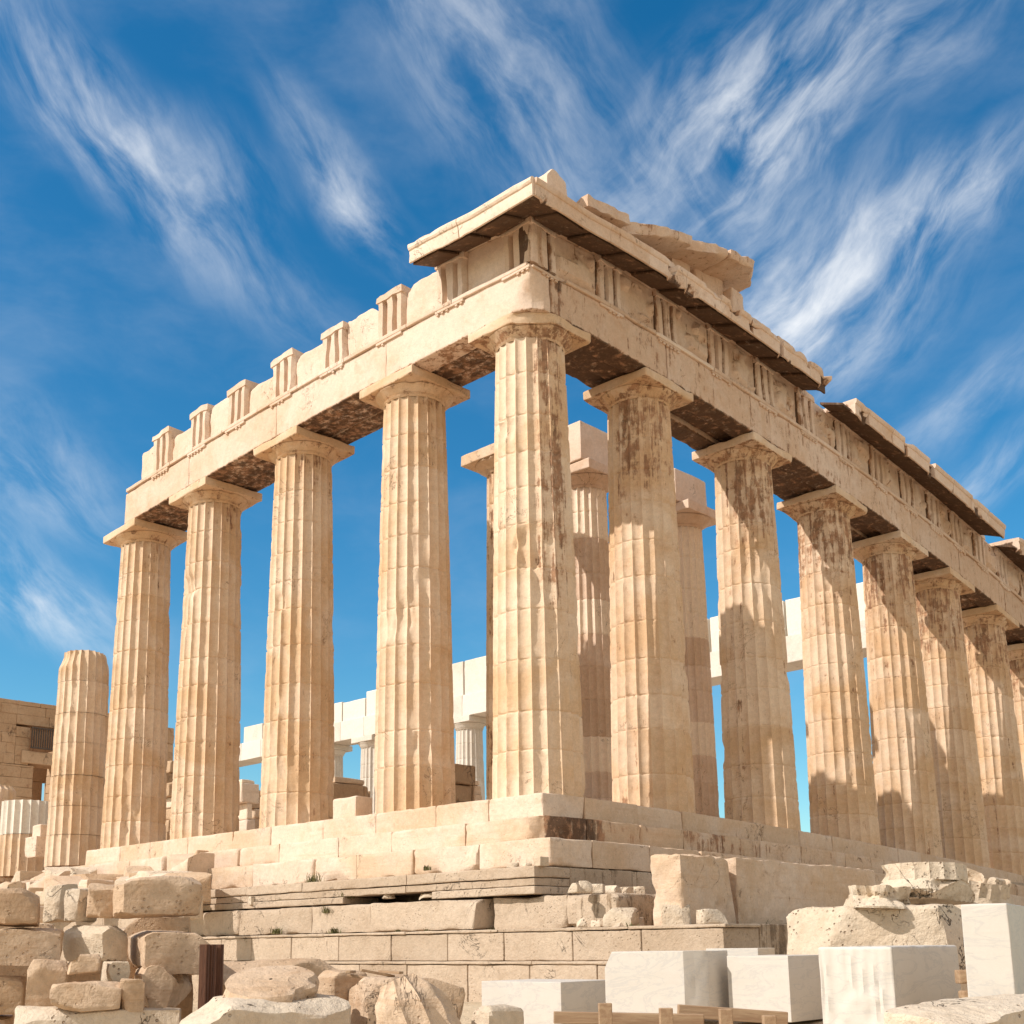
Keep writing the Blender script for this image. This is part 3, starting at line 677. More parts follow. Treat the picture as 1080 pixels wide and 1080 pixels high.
a = Acc(); run(a, 'S', -20.0, .55, -2.42, -1.6, -1.074, 880, 1.2, tintm=.15, chip=.14, res=.13, cutf=bf2, lens=(1.3, 2.4)); run(a, 'S', .56, 2.42, -2.42, -1.6, -1.074, 890, 1.2, tintm=.3, chip=.10, cutf=bf2, lens=(1.8, 1.9)); mk('step', a, M_STEP, temple, True)
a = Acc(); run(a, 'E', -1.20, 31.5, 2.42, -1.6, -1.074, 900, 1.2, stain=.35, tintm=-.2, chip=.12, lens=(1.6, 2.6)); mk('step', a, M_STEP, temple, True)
# rough core and floor slab of the platform
a = Acc()
blk(a, -17.2, -.2, .29, 29.9, -.7, -.02, 930, res=1.5, chip=.02); mk('floor', a, M_STEP, temple, True)
a = Acc(); blk(a, -60, -17.3, 1.4, 29.9, -1.0, -.35, 931, res=1.5, chip=.02); mk('floor', a, M_STEP, temple, False)
a = Acc(); blk(a, -60, 1.2, -1.1, 29.0, -4.5, -1.12, 932, res=2, chip=.02); mk('core', a, M_POROS, temple, False)

# ------------------------------------------------------------------ podium (foundation) under the steps
pod = empty('foundation_wall', (0, -3, -4))
tag(pod, 'weathered grey foundation wall of coursed blocks with moulded ledges below the temple steps', 'foundation')
a = Acc(); run(a, 'S', -24, 2.47, -2.93, -1.82, -1.62, 950, 1.0, (2.0, 3.4), chip=.03, skip=[(-9.6, -8.4), (-17, -15.2)], stain=.1)
run(a, 'S', -24, 2.44, -2.90, -1.97, -1.828, 960, .97, (2.4, 3.6), chip=.02, skip=[(-17, -15.2)], joint=.006)
run(a, 'S', -24, 2.47, -2.93, -2.12, -1.978, 970, .97, (2.4, 3.6), chip=.025, skip=[(-1.6, -.2), (-12.8, -11.4)], joint=.006); mk('moulded_course', a, M_POROS, pod)
a = Acc(); run(a, 'E', -1.92, 12, 2.46, -2.12, -1.62, 980, 1.0, (1.6, 2.6), chip=.05, stain=.6); mk('moulded_course', a, M_POROS, pod)
bf3 = breakc((.3, -3.2, -2.2), 1.1, (.4, -1, .5), .9)
a = Acc(); run(a, 'S', -24, 1.15, -3.16, -2.72, -2.16, 990, .8, (1.5, 2.9), chip=.12, rough=.02, skip=[], cutf=bf3); run(a, 'S', 1.3, 3.9, -2.75, -2.75, -2.16, 995, .8, (1.6, 2.8), chip=.25, rough=.04); mk('boulder_course', a, M_POROS, pod)
a = Acc(); V, Q = boxm(.9, 2.6, .56, .14, .02, .12, .03, 1001, topchip=.05); V += [3.95, -1.75, -2.74]; a.add(V, Q, .1, .55); mk('boulder_course', a, M_POROS, pod)
a = Acc(); run(a, 'S', -26, 6.75, -3.45, -2.79, -2.735, 1010, 1.0, (2.2, 3.6), chip=.02, joint=.008, stain=.05); mk('ledge', a, M_POROS, pod)
a = Acc(); run(a, 'S', -26, 6.70, -3.42, -3.28, -2.794, 1020, 1.0, (1.15, 1.75), chip=.022, joint=.02, stain=.12, rough=.012)
run(a, 'E', -2.42, 5, 6.70, -3.28, -2.735, 1040, 1.0, (1.2, 2.0), chip=.03, joint=.02, stain=.65); mk('block_course', a, M_POROS, pod)
a = Acc(); run(a, 'S', -26, 6.75, -3.50, -3.34, -3.284, 1050, 1.0, (2.2, 3.6), chip=.02, joint=.008); run(a, 'S', -26, 6.72, -3.47, -4.2, -3.344, 1060, 1.0, (1.15, 1.75), chip=.022, joint=.02); mk('block_course', a, M_POROS, pod)
a = Acc(); blk(a, -26, 5.6, -3.0, -2.0, -4.4, -2.80, 1070, res=2); blk(a, 3, 5.6, -3.1, 8, -4.4, -2.78, 1071, res=2); mk('rubble_core', a, M_POROS, pod)

# ------------------------------------------------------------------ stone things
def cornerbox(xl, xe, xr, yt, yb, D, phi, ztop=None, zbot=None):
    """a box from its near vertical edge (xe) at depth D with its two visible faces reaching xl and xr; phi = its turn"""
    p = atD(xe, (yt+yb)/2, D); zt = atD(xe, yt, D)[2] if ztop is None else ztop; zb = atD(xe, yb, D)[2] if zbot is None else zbot
    L_ = np.array([-math.cos(phi), -math.sin(phi)]); Rr_ = np.array([-math.sin(phi), math.cos(phi)])
    def hit(X, dv):
        k = ray(X, (yt+yb)/2)[:2]; q = p[:2]-CAM[:2]
        M = np.array([[k[0], -dv[0]], [k[1], -dv[1]]]); s, t = np.linalg.solve(M, q); return t
    wl_, wr_ = max(.05, hit(xl, L_)), max(.05, hit(xr, Rr_))
    c = p[:2]+L_*wl_/2+Rr_*wr_/2
    return c, wl_, wr_, zb, zt
def block(name, label, cat, xl, xe, xr, yt, yb, D, phi=0, mat=None, group=None, seed=1, minl=0, minr=0, kind='box', tint=0, stain=0, floor=None, **k):
    phi = R(phi); c, wl_, wr_, zb, zt = cornerbox(xl, xe, xr, yt, yb, D, phi)
    if floor is not None: zb = floor
    nf = k.pop('facet', 12); kw = dict(res=.09, bev=.015, chip=.06, rough=.012); kw.update(k); kw['chip'] *= .40; kw['topchip'] = kw.get('topchip', 0)*.35; kw['bev'] = min(kw['bev'], .008)
    ww, wr2 = max(wl_, minl), max(wr_, minr)
    c = c+np.array([-math.cos(phi), -math.sin(phi)])*(ww-wl_)/2+np.array([-math.sin(phi), math.cos(phi)])*(wr2-wr_)/2
    if (mat or M_ROCK) is not M_NEW:
        rr = random.Random(seed); hh = np.array([ww, wr2, zt-zb])/2; cl = list(kw.get('cuts', ()))
        for _ in range(nf):
            n = np.array([rr.uniform(-1, 1), rr.uniform(-1, 1), rr.uniform(-.5, 1)])/hh; n /= np.linalg.norm(n)
            cl.append((*n, float((np.abs(n)*hh).sum())*rr.uniform(.66, .88), .02))
        kw['cuts'] = cl; kw['rough'] = max(kw['rough'], .030); kw['res'] = min(kw['res'], .07)
    V, Q = boxm(ww, wr2, zt-zb, seed=seed, **kw)
    if (mat or M_ROCK) is not M_NEW and nf > 5: rr = random.Random(seed+1); hz = (zt-zb)/2; V[:, 2] -= hz; V = rotax(rotax(V, 'X', rr.uniform(-.05, .05)), 'Y', rr.uniform(-.07, .07)); V[:, 2] += hz; phi += rr.uniform(-.03, .03)
    V = rotz(V, phi); V += [c[0], c[1], zb]
    o = mk(name, Acc().add(V, Q, tint, stain), mat or M_ROCK, sharp=22); tag(o, label, cat, group); return o

GP = 'stacked stone blocks of the left pile'
# left pile: rows rest on one another
block('stone_block', 'rounded weathered block topping the left stone stack', 'stone block', 108, 120, 213, 924, 966, 12.2, -29, M_ROCK, GP, 2001, stain=.25, chip=.12, topchip=.10, minl=.55, rough=.02)
block('stone_block', 'small rounded block squeezed left of the topmost block of the stack', 'stone block', 82, 92, 116, 931, 968, 12.5, -29, M_ROCK, GP, 2002, stain=.2, chip=.12, topchip=.06, minl=.4, minr=.4)
block('stone_block', 'slim upright fragment with bright left face beside the stack top', 'stone block', 64, 80, 90, 936, 972, 12.7, 8, M_PALE, GP, 2003, chip=.08, cuts=[(-.6, 0, 1, .22)], minr=.3)
block('stone_block', 'leaning pale block at the left end of the stack top', 'stone block', 46, 62, 74, 930, 972, 13.2, 10, M_PALE, GP, 2004, chip=.06, cuts=[(1, 0, 1, .3)], minr=.3)
block('stone_block', 'rounded brown block cut by the left edge of the photo, upper row', 'stone block', -40, -20, 40, 937, 976, 12.2, -29, M_ROCK, GP, 2005, stain=.35, tint=-.8, chip=.12, topchip=.08, minl=.4)
block('stone_block', 'large squared block with vertical stain in the middle row of the stack', 'stone block', 106, 124, 212, 972, 1017, 12.0, -27, M_ROCK, GP, 2006, chip=.05, minl=.6, stain=.22, tint=.2)
block('stone_block', 'crumbling cream block with a bright pitted left face in the middle row', 'stone block', 66, 104, 118, 975, 1014, 12.3, 4, M_PALE, GP, 2007, chip=.10, rough=.035, minr=.4)
block('stone_block', 'long striped block in the middle row at the left edge', 'stone block', -60, -40, 64, 980, 1018, 12.0, -29, M_ROCK, GP, 2008, chip=.09, topchip=.05, minl=.4, tint=.3)
block('stone_block', 'pitted block at the right end of the bottom row of the stack', 'stone block', 128, 150, 216, 1019, 1066, 11.9, -27, M_ROCK, GP, 2009, chip=.10, minl=.5, rough=.03, tint=.1, cuts=[(.2, 1, 1, .48)])
block('stone_block', 'broken triangular stone wedged against the pitted bottom block', 'stone block', 112, 126, 152, 1033, 1067, 11.5, -35, M_ROCK, GP, 2010, chip=.10, cuts=[(0, 1, 1, .16), (0, -1, .8, .2)], minl=.25)
block('stone_block', 'small pale chunk above the wedged triangular stone', 'stone block', 102, 114, 140, 1015, 1038, 11.8, -23, M_PALE, GP, 2011, chip=.07, cuts=[(0, 1, .9, .15)], minl=.2)
block('stone_block', 'thin slab lying tilted on the small rocks of the pile', 'stone block', 62, 70, 105, 1006, 1028, 11.6, -33, M_ROCK, GP, 2012, chip=.08, cuts=[(0, -1, 1.1, .10), (.3, .6, -1, .14)], minl=.3, tint=.3)
block('stone_block', 'rounded rock standing left in the lower pile', 'stone block', 17, 28, 68, 1013, 1063, 11.7, -31, M_ROCK, GP, 2013, chip=.14, topchip=.10, minl=.35, cuts=[(.2, -1, 1, .28)])
block('stone_block', 'flat long rock lying across the lower pile', 'stone block', 44, 52, 126, 1037, 1066, 11.3, -32, M_ROCK, GP, 2014, chip=.12, minl=.35, tint=.2, cuts=[(.1, -1, .9, .36)])
block('stone_block', 'brown block in the bottom left corner of the pile', 'stone block', -60, -40, 24, 1025, 1072, 12.0, -29, M_ROCK, GP, 2015, chip=.05, minl=.4, tint=-.6, stain=.2)
block('stone_block', 'long low slab carrying the pile along the bottom edge', 'stone block', 4, 12, 190, 1067, 1100, 11.2, -30, M_PALE, GP, 2016, chip=.08, minl=.7, tint=.2)
block('stone_block', 'base slab under the bottom left corner of the pile', 'stone block', -90, -60, 10, 1073, 1110, 12.0, -29, M_ROCK, GP, 2017, chip=.05, minl=.6)
# filler blocks added behind the stack, toned dark so its gaps look shaded
for k, (x0, x1, y0, y1) in enumerate([(-30, 70, 976, 1020), (60, 150, 1000, 1060), (120, 205, 968, 1012), (-30, 60, 1018, 1070)]):
    block('stone_block', 'dark filler block added at the back of the left pile, showing in the gaps', 'stone block', x0, x0+8, x1, y0, y1, 13.3, -20, M_ROCK, 'filler blocks added at the back of the left pile', 2060+k, minl=.5, stain=.3, tint=-.7, floor=-4.1)
# rusty uprights
for k, (x0, x1, lab) in enumerate([(209, 216, 'narrow rusty iron channel, left of the three uprights beside the stack'), (217, 222, 'slim rusty iron bar, middle of the three uprights beside the stack'), (222, 231, 'wide rusty iron plate, right of the three uprights beside the stack')]):
    p0 = atD((x0+x1)/2, 1072, 11.7+.1*k); p1 = atD((x0+x1)/2, 996, 11.7+.1*k)
    V, Q = boxm((x1-x0)/F*11.7*1.15, .03 if k != 1 else .05, p1[2]-p0[2], .1, .004, .004, .001, 30+k)
    V2, Q2 = boxm(.03, .07, p1[2]-p0[2], .1, .004, .003, .001, 33+k); V2 += [(x1-x0)/F*11.7*.5, .04, 0]
    a = Acc().add(rotz(V, YAW-math.pi/2)+p0, Q).add(rotz(V2, YAW-math.pi/2)+p0, Q2); V = None
    tag(mk('iron_upright', a, M_RUST), lab, 'iron bar', 'rusty iron uprights beside the stack')

# centre foreground
block('stone_block', 'long low block with sunlit top behind the round disc stone', 'stone block', 226, 236, 362, 1013, 1056, 13.0, -20, M_ROCK, 'loose blocks in the foreground', 2020, minl=.8, chip=.10, topchip=.05, stain=.15)
def disc():
    c = atD(286, 1043, 11.2); r = 52/F*11.2
    pr = [(.02, -.16), (r*.55, -.16), (r*.80, -.13), (r*.95, -.07), (r, 0), (r*.98, .05), (r*.93, .08), (r*.45, .10), (.02, .10)]
    V, Q = revolve(0, 0, pr, 44, 64, .02); V[:, 2] += .03*(fbm(V*5, 3, 3)-.5); V = rotax(V, 'X', R(19)); V = rotz(V, YAW-math.pi/2); V += c
    tag(mk('disc_stone', Acc().add(V, Q, .2, .1), M_ROCK), 'round flat disc-like stone propped on small supports in the foreground', 'disc stone')
    for k, (X, lab) in enumerate([(252, 'left small wooden prop under the round disc stone'), (297, 'right small wooden prop under the round disc stone')]):
        q = atD(X, 1062, 11.15); z0 = -4.1
        V, Q = boxm(.17, .17, c[2]-.165-z0, .1, .006, .01, .003, 50+k); V = rotz(V, .4); V += [q[0]-.1, q[1]+.12, z0]
        tag(mk('prop', Acc().add(V, Q), M_WOOD), lab, 'wooden prop', 'props under the disc stone')
disc()
block('stone_block', 'long pale slab lying along the bottom edge right of the pile', 'stone block', 175, 190, 378, 1058, 1110, 10.2, -22, M_PALE, 'loose blocks in the foreground', 2022, minl=.5, chip=.12, topchip=.05, tint=.3, cuts=[(0, -1, 1.6, .35)])
block('stone_block', 'small round boulder between the disc stone and the squared block', 'stone block', 334, 350, 390, 1024, 1060, 11.8, -10, M_ROCK, 'loose blocks in the foreground', 2023, chip=.14, topchip=.1, minl=.35)
block('stone_block', 'squared brown block with flat sunlit top and broken corner', 'stone block', 362, 388, 492, 1032, 1100, 11.2, -24, M_ROCK, 'loose blocks in the foreground', 2024, chip=.05, minl=.6, tint=.2, stain=.12)
def fluted_fragment():
    c = atD(452, 1064, 9.8); r = .34
    V, Q, t, s = shaft(0, 0, 0, .62, r, r*.92, 66, seg=8, dz=.05, drums=1, dep=.05, wear=1.4, flutes=12, topbreak=.2)
    V = rotax(V, 'X', R(24)); V = rotz(V, R(-55)); V += c-np.array([0, 0, .33])
    n = np.array([.2, .5, .9]); n /= np.linalg.norm(n); ex = (V-c)@n-.17; V = V-np.maximum(ex, 0)[:, None]*n
    tag(mk('fluted_fragment', Acc().add(V, Q, .2, 0), M_ROCK), 'tilted fluted column fragment resting against the squared brown block', 'column fragment')
fluted_fragment()
block('stone_block', 'pale boulder peeking over the bottom edge left of the white blocks', 'stone block', 492, 512, 556, 1063, 1110, 9.8, -5, M_PALE, 'loose blocks in the foreground', 2026, chip=.16, topchip=.1, minr=.3)
for k, (X, Y, sx, sy, rz_, tl) in enumerate([(382, 1027, .30, .06, .5, .12), (398, 1025, .34, .05, 1.1, .2), (412, 1026, .26, .07, .2, .05), (370, 1028, .22, .05, 2.2, .0)]):
    p = atD(X, Y+5, 11.6); V, Q = boxm(sx, sy, .025, .1, .004, .004, .001, 60+k); V = rotax(V, 'Y', tl); V = rotz(V, rz_); V += [p[0], p[1], p[2]+k*.02]
    tag(mk('wood_scrap', Acc().add(V, Q), M_WOOD), 'short scrap of wood lying in the little heap on the squared brown block', 'wood scrap', 'wood scraps on the block')

# new white marble blocks
GM = 'new white marble blocks'
block('marble_block', 'low white marble block with grey right side, leftmost of the white blocks', 'marble block', 508, 592, 646, 1036, 1084, 14.2, 3, M_NEW, GM, 2030, chip=.01, rough=.002, bev=.006, tint=.2)
block('marble_block', 'tall white marble block with a rough broken edge, second from the left', 'marble block', 638, 738, 769, 1003, 1072, 13.2, 8, M_NEW, GM, 2031, chip=.012, rough=.003, bev=.006, tint=.1, cuts=[(-1, 0, .55, .61, .01), (1, -.9, 0, .56, .012)], res=.03)
block('marble_block', 'veined white marble block between the tall one and the carved one', 'marble block', 768, 833, 880, 1008, 1078, 13.0, 2, M_NEW, GM, 2032, chip=.01, rough=.002, bev=.006, tint=.2)
block('marble_block', 'thin white marble slab edge showing behind the veined block', 'marble block', 745, 800, 818, 1000, 1030, 14.9, 2, M_NEW, GM, 2033, chip=.01, rough=.002, bev=.006, tint=-.2)
# carved block: left face with raised vertical ridges
def carved():
    c, wl_, wr_, zb, zt = cornerbox(865, 943, 1014, 998, 1092, 10.8, R(6))
    V, Q = boxm(wl_, wr_, zt-zb, .035, .008, .03, .003, 2040)
    f = V[:, 1] < -wr_/2+.03; X = V[:, 0]; Z = V[:, 2]/(zt-zb)
    rd = np.zeros(len(V))
    for xc, z0 in [(-.30, 0), (-.24, 0), (-.10, .45), (-.02, .3), (.07, .35), (.15, .1), (.22, 0)]:
        rd += .020*np.exp(-((X-xc*wl_/.6-.012*np.sin(Z*7+xc*9))/.022)**2)*sst(Z+(fbm(V*6, 9, 2)-.5)*.2, z0-.02, z0+.1)
    rd += .018*sst(fbm(V*5, 11, 3), .45, .6)*sst(-Z, -.52, -.36)*sst(-np.abs(X), -.30, -.18)
    V[:, 1] -= np.where(f, rd-.02, 0)
    V = rotz(V, R(6)); V += [c[0], c[1], zb]
    tag(mk('marble_block', Acc().add(V, Q, .3, 0), M_NEW, sharp=45), 'white marble block with roughly carved vertical ridges on its left face', 'marble block', GM)
carved()
# tall slab at the right edge
block('marble_block', 'tall smooth white marble slab at the right edge of the photo', 'marble block', 1018, 1068, 1140, 952, 1080, 10.2, 14, M_NEW, GM, 2042, chip=.02, rough=.006, bev=.01, tint=.0, cuts=[(-1, 0, -.35, .42, .02)])
block('stone_block', 'pale smooth boulder filling the bottom right corner', 'stone block', 955, 1030, 1160, 1062, 1120, 8.4, -4, M_PALE, 'loose blocks in the foreground', 2043, chip=.10, topchip=.12, tint=.5, minl=.7)
# timber trestles in front of the marble
def beam(name, lab, xa, ya, xb, yb, D, w, h, grp='timbers under the marble blocks', seed=1, Db=None):
    p, q = atD(xa, ya, D), atD(xb, yb, Db or D); L_ = np.linalg.norm(q-p); V, Q = boxm(L_, w, h, .3, .006, .008, .002, seed)
    V[:, 2] -= h/2; yw = math.atan2(q[1]-p[1], q[0]-p[0]); pt = math.atan2(q[2]-p[2], math.hypot(*(q-p)[:2]))
    m = Matrix.Translation(Vector((p+q)/2)) @ Matrix.Rotation(yw, 4, 'Z') @ Matrix.Rotation(-pt, 4, 'Y')
    o = mk(name, Acc().add(V, Q), M_WOOD, loc=(0, 0, 0)); o.matrix_world = m; tag(o, lab, 'timber', grp); return o
beam('timber_beam', 'long horizontal timber under the tall white block', 584, 1073, 742, 1076, 12.2, .10, .12, seed=71)
beam('timber_beam', 'horizontal timber under the veined white block', 715, 1066, 830, 1074, 12.5, .10, .13, seed=72)
for k, (X, yt, D, lab) in enumerate([(638, 1058, 12.0, 'upright timber post under the left end of the tall white block'), (702, 1063, 12.0, 'upright timber post below the middle of the tall white block'), (765, 1064, 12.2, 'upright timber post below the left end of the veined block'), (811, 1071, 12.2, 'upright timber post below the right end of the veined block')]):
    t_, b_ = atD(X, yt, D-.15), None; V, Q = boxm(.13, .10, t_[2]+4.25, .2, .006, .008, .002, 80+k); V = rotz(V, YAW-math.pi/2); V += [t_[0], t_[1], -4.25]
    tag(mk('timber_post', Acc().add(V, Q), M_WOOD), lab, 'timber', 'posts under the marble blocks')
for k, (X, Y, D, lab) in enumerate([(1004, 1066, 10.0, 'small wooden wedge under the carved marble block'), (1020, 1030, 10.9, 'wooden chock between the carved block and the tall slab'), (1024, 1052, 10.8, 'dark wooden chock low beside the tall slab')]):
    p = atD(X, Y, D); V, Q = boxm(.18, .14, .12, .1, .01, .02, .004, 90+k, [(-1, 0, 1, .11, .005)]); V = rotz(V, .7); V += p-np.array([0, 0, .06])
    tag(mk('wooden_chock', Acc().add(V, Q), M_WOOD), lab, 'wooden chock', 'chocks beside the marble blocks')

# big blocks on the east side
block('stone_block', 'huge block with ragged sunlit left face, left of the two before the steps', 'stone block', 688, 719, 775, 900, 983, 18.9, 2, M_STEP, 'big blocks before the east steps', 2050, facet=2, chip=.20, rough=.07, res=.08, stain=.28, tint=-.1, floor=-2.78)
X1_ = atD(719, 941, 18.9); D2_ = float(np.dot(onX(778, 945, X1_[0]-.12)-CAM, fw))
block('stone_block', 'huge long cracked block, right of the two before the steps', 'stone block', 774, 778, 925, 904, 985, D2_, 2, M_STEP, 'big blocks before the east steps', 2051, facet=1, chip=.16, rough=.05, res=.10, stain=.28, tint=-.1, minl=1.0, floor=-2.85)
block('stone_block', 'very large rough cream block under the capital fragments', 'stone block', 825, 1026, 1120, 953, 1016, 13.9, 24, M_PALE, None, 2052, facet=3, chip=.26, rough=.045, topchip=.10, res=.07, tint=.2, minr=1.3, floor=-4.1, cuts=[(-1, 0, .9, 1.25, .08)])
# capital fragments on it
def capfrag(X, Y, D, r, hh, yaw_, tilt, seed, label, cutn):
    c = atD(X, Y, D)
    V1, Q1, t, s = shaft(0, 0, -hh*.42, 0, r*.78, r*.8, seed, seg=10, dz=.04, drums=1, dep=.035, wear=2.5, flutes=20)
    pr = [(r*.78, -.01), (r*.82, .02), (r*.95, hh*.25), (r*1.02, hh*.38), (r*1.0, hh*.45), (.02, hh*.46)]
    V2, Q2 = revolve(0, 0, pr, seed, 90, .06)
    V = np.concatenate([V1, V2]); V = V*(1-.55*sst(fbm(V*1.7+seed, seed, 4), .50, .72)[:, None]*[1, 1, .6]); V[:, 2] *= -1; Q = np.concatenate([Q1[:, ::-1], (Q2+len(V1))[:, ::-1]])   # lies upside down
    n = np.array(cutn, float); n /= np.linalg.norm(n); ex = V@n-r*.62-(fbm(V*3, seed, 3)-.5)*.15; V = V-np.maximum(ex, 0)[:, None]*n
    V = rotax(V, 'X', tilt); V = rotz(V, yaw_); V += c
    tag(mk('capital_fragment', Acc().add(V, Q, .3, 0), M_PALE), label, 'column capital', 'capital fragments on the cream block')
capfrag(972, 932, 15.6, .72, .52, .3, -.06, 2101, 'largest upturned capital fragment on the cream block, broken orange underside', (.7, -.3, -.5))
capfrag(1025, 938, 16.6, .62, .5, 1.2, .35, 2102, 'tilted capital fragment behind the largest one', (1, .3, .3))
capfrag(924, 946, 14.6, .52, .32, 2.0, .05, 2103, 'small flat capital fragment at the left of the cream block', (-.3, 1, 0))
block('stone_block', 'small rounded stone lying right of the capital fragments', 'stone block', 1040, 1052, 1062, 925, 940, 16.2, 0, M_PALE, None, 2104, chip=.1, topchip=.05)

# rubble on ledges near the corner
def rubble(X, Y, D, w, h, seed, lab, grp, mat=None, dep=None, name='rubble_stone', zfix=None):
    c = atD(X, Y, D)
    if zfix is not None: c[2] = zfix
    ww, hh = w/F*D*.95, h/F*D
    rr = random.Random(seed)
    cuts = [(rr.uniform(-1, 1), rr.uniform(-1, 1), rr.uniform(.2, 1), min(ww, hh*2)*rr.uniform(.30, .42), .01) for _ in range(3)]
    V, Q = boxm(ww, dep or ww*rr.uniform(.6, .9), hh, max(.04, ww/6), .01, min(ww, hh)*.25, .01, seed, cuts); V = rotz(V, rr.uniform(-.5, .9)); V += c-np.array([0, 0, hh*.0])
    return tag(mk(name, Acc().add(V, Q, rr.uniform(-.3, .5), 0), mat or M_PALE), lab, 'rubble stone', grp)
G1 = 'rubble on the ledge at the podium corner'
for k, (X, Y, w, h, D) in enumerate([(541, 914, 12, 6, 20.6), (556, 914, 9, 5, 20.6), (571, 913, 14, 10, 20.4), (585, 912, 12, 6, 20.4), (599, 914, 14, 5, 20.3), (612, 915, 16, 6, 20.2), (635, 918, 22, 8, 19.9), (650, 921, 14, 5, 19.8), (662, 922, 10, 4, 19.7), (607, 943, 14, 10, 19.5), (618, 942, 14, 13, 19.4), (630, 943, 16, 10, 19.3), (645, 943, 18, 9, 19.2), (660, 944, 16, 8, 19.1), (674, 944, 14, 9, 19.0)]):
    q_ = onX(X, Y, 3.85) if Y > 930 else (onX(X, Y, 2.2) if X > 578 else onY(X, Y, -2.72)); D = float(np.dot(q_-CAM, fw))
    rubble(X, Y, D, w, h, 2200+k, 'small pale rubble stone on the moulded ledge at the podium corner', G1, zfix=-2.17 if Y > 930 else -1.63)
G2 = 'stones on the lower ledge'
for k, (X, Y, w, h, D, lab) in enumerate([(656, 980, 34, 20, 18.2, 'pale broken stone on the lower ledge, left of the huge blocks'), (714, 981, 30, 22, 17.9, 'larger pale stone at the foot of the ragged huge block'), (752, 982, 30, 16, 17.6, 'squarish pale stone at the foot of the long cracked block'), (617, 982, 18, 11, 18.6, 'low wedge stone left on the lower ledge'), (631, 983, 14, 8, 18.4, 'small cube of stone beside the wedge on the lower ledge'), (657, 983, 50, 10, 18.3, 'flat grey stone under the pale broken stone')]):
    q_ = onY(X, Y, -3.0); D = float(np.dot(q_-CAM, fw))
    rubble(X, Y, D, w, h, 2230+k, lab, G2, M_PALE if k < 5 else M_POROS, zfix=-2.74)
for k, (X, Y, w, h) in enumerate([(268, 955, 26, 9), (410, 948, 14, 6), (450, 947, 20, 5)]):
    p = onY(X, Y, -2.75); rubble(X, Y, np.dot(p-CAM, fw), w, h, 2250+k, ['squared little block on the moulded ledge, left', 'tiny block on the moulded ledge, middle', 'flat tiny block on the moulded ledge, right'][k], 'little blocks on the moulded ledge')

# ------------------------------------------------------------------ ground clutter below the broken columns at the left
def onflank(X, y0, z, w, d, h, seed, lab, grp, mat=None, tint=0, turn=0, cuts=()):
    """X px column, at world line y0, base height z"""
    k = ray(X, 950); t = (y0-CAM[1])/k[1]; x = CAM[0]+k[0]*t
    V, Q = boxm(w, d, h, .14, .015, min(h, .25)*.35, .02, seed, cuts); V = rotz(V, turn); V += [x, y0, z]
    return tag(mk('stone_block', Acc().add(V, Q, tint, 0), mat or M_STEP), lab, 'stone block', grp)
for k in range(34):
    X = rng.uniform(-10, 215); y0 = rng.uniform(-4.6, -1.6); z = -.35+(y0+1.2)*.42-rng.uniform(0, .3); s = rng.uniform(.35, 1.0)
    onflank(X, y0, z-.35, s*1.3, s, rng.uniform(.35, .8), 2300+k, 'broken marble lump in the rubble slope below the broken columns', 'rubble slope below the broken columns', rng.choice([M_STEP, M_ROCK, M_PALE]), rng.uniform(-.3, .7), rng.uniform(-.4, .4), [(rng.uniform(-1, 1), -.5, 1, s*.3, .03)])
# filling behind the rubble
a = Acc(); V, Q = boxm(16, 4.4, 2.0, .3, .1, .3, .12, 2398, [(0, -1, .8, 1.6, .2)]); V += [-25.5, -2.0, -3.0]; a.add(V, Q)
tag(mk('rubble_bank', a, M_ROCK), kind='structure')
for k, (X, yb_, w, h, lab) in enumerate([(44, 905, .85, .7, 'pale cube stone left of the broken column, lower'), (47, 886, .62, .5, 'pale cube stone sitting on the lower one, left of the broken column')]):
    p = onY(X, yb_, -.3); V, Q = boxm(w, w, h, .15, .02, .08, .02, 2400+k); V += [p[0], -.3, p[2]-.0]
    tag(mk('stone_block', Acc().add(V, Q, .4), M_STEP), lab, 'stone block', 'pale cube stones by the broken column')

# broken columns beyond the standing row
def stump(xc, yc, r0, r1, z0, z1, zt, seed, label, white=0, tb=.5):
    e = empty('broken_column', (xc, yc, z0)); tag(e, label, 'broken column')
    segs = [z0]+[z0+(z1-z0)*f for f in ((.14, .27, .41, .56, .70, .85) if z1-z0 > 4 else (.55,))]+[z1]
    for i in range(len(segs)-1):
        za, zb_ = segs[i], segs[i+1]; ra = r0-(r0-r1)*(za-z0)/(zt-z0); rb = r0-(r0-r1)*(zb_-z0)/(zt-z0)
        wh = white and i == len(segs)-2
        V, Q, t, s = shaft(xc+rng.uniform(-.02, .02), yc, za, zb_-.012, ra, rb, seed+i, seg=7, dz=.12, drums=1, wear=.3 if wh else 1.0, topbreak=tb if (i == len(segs)-2 and not wh) else 0, stainf=lambda T, Z: .12+0*T)
        dm = mk('drum', Acc().add(V, Q, np.full(len(V), .9 if wh else rng.gauss(0, .4)), s), M_WHITE if wh else M_OLD, e, False, 30)
        if wh: dm['label'] = 'new white marble drum'
stump(-20.66, 0, .94, .76, -.30, 6.95, 9.9, 2500, 'broken fluted column stump of seven drums left of the standing row', tb=.55)
stump(-24.35, 0, .90, .78, -.45, 2.2, 9.9, 2520, 'short column stump topped by a new white drum', white=1)
stump(-27.5, 0, .93, .78, -.5, 3.1, 9.9, 2540, 'plain worn column stump at the left edge of the photo', tb=.1)

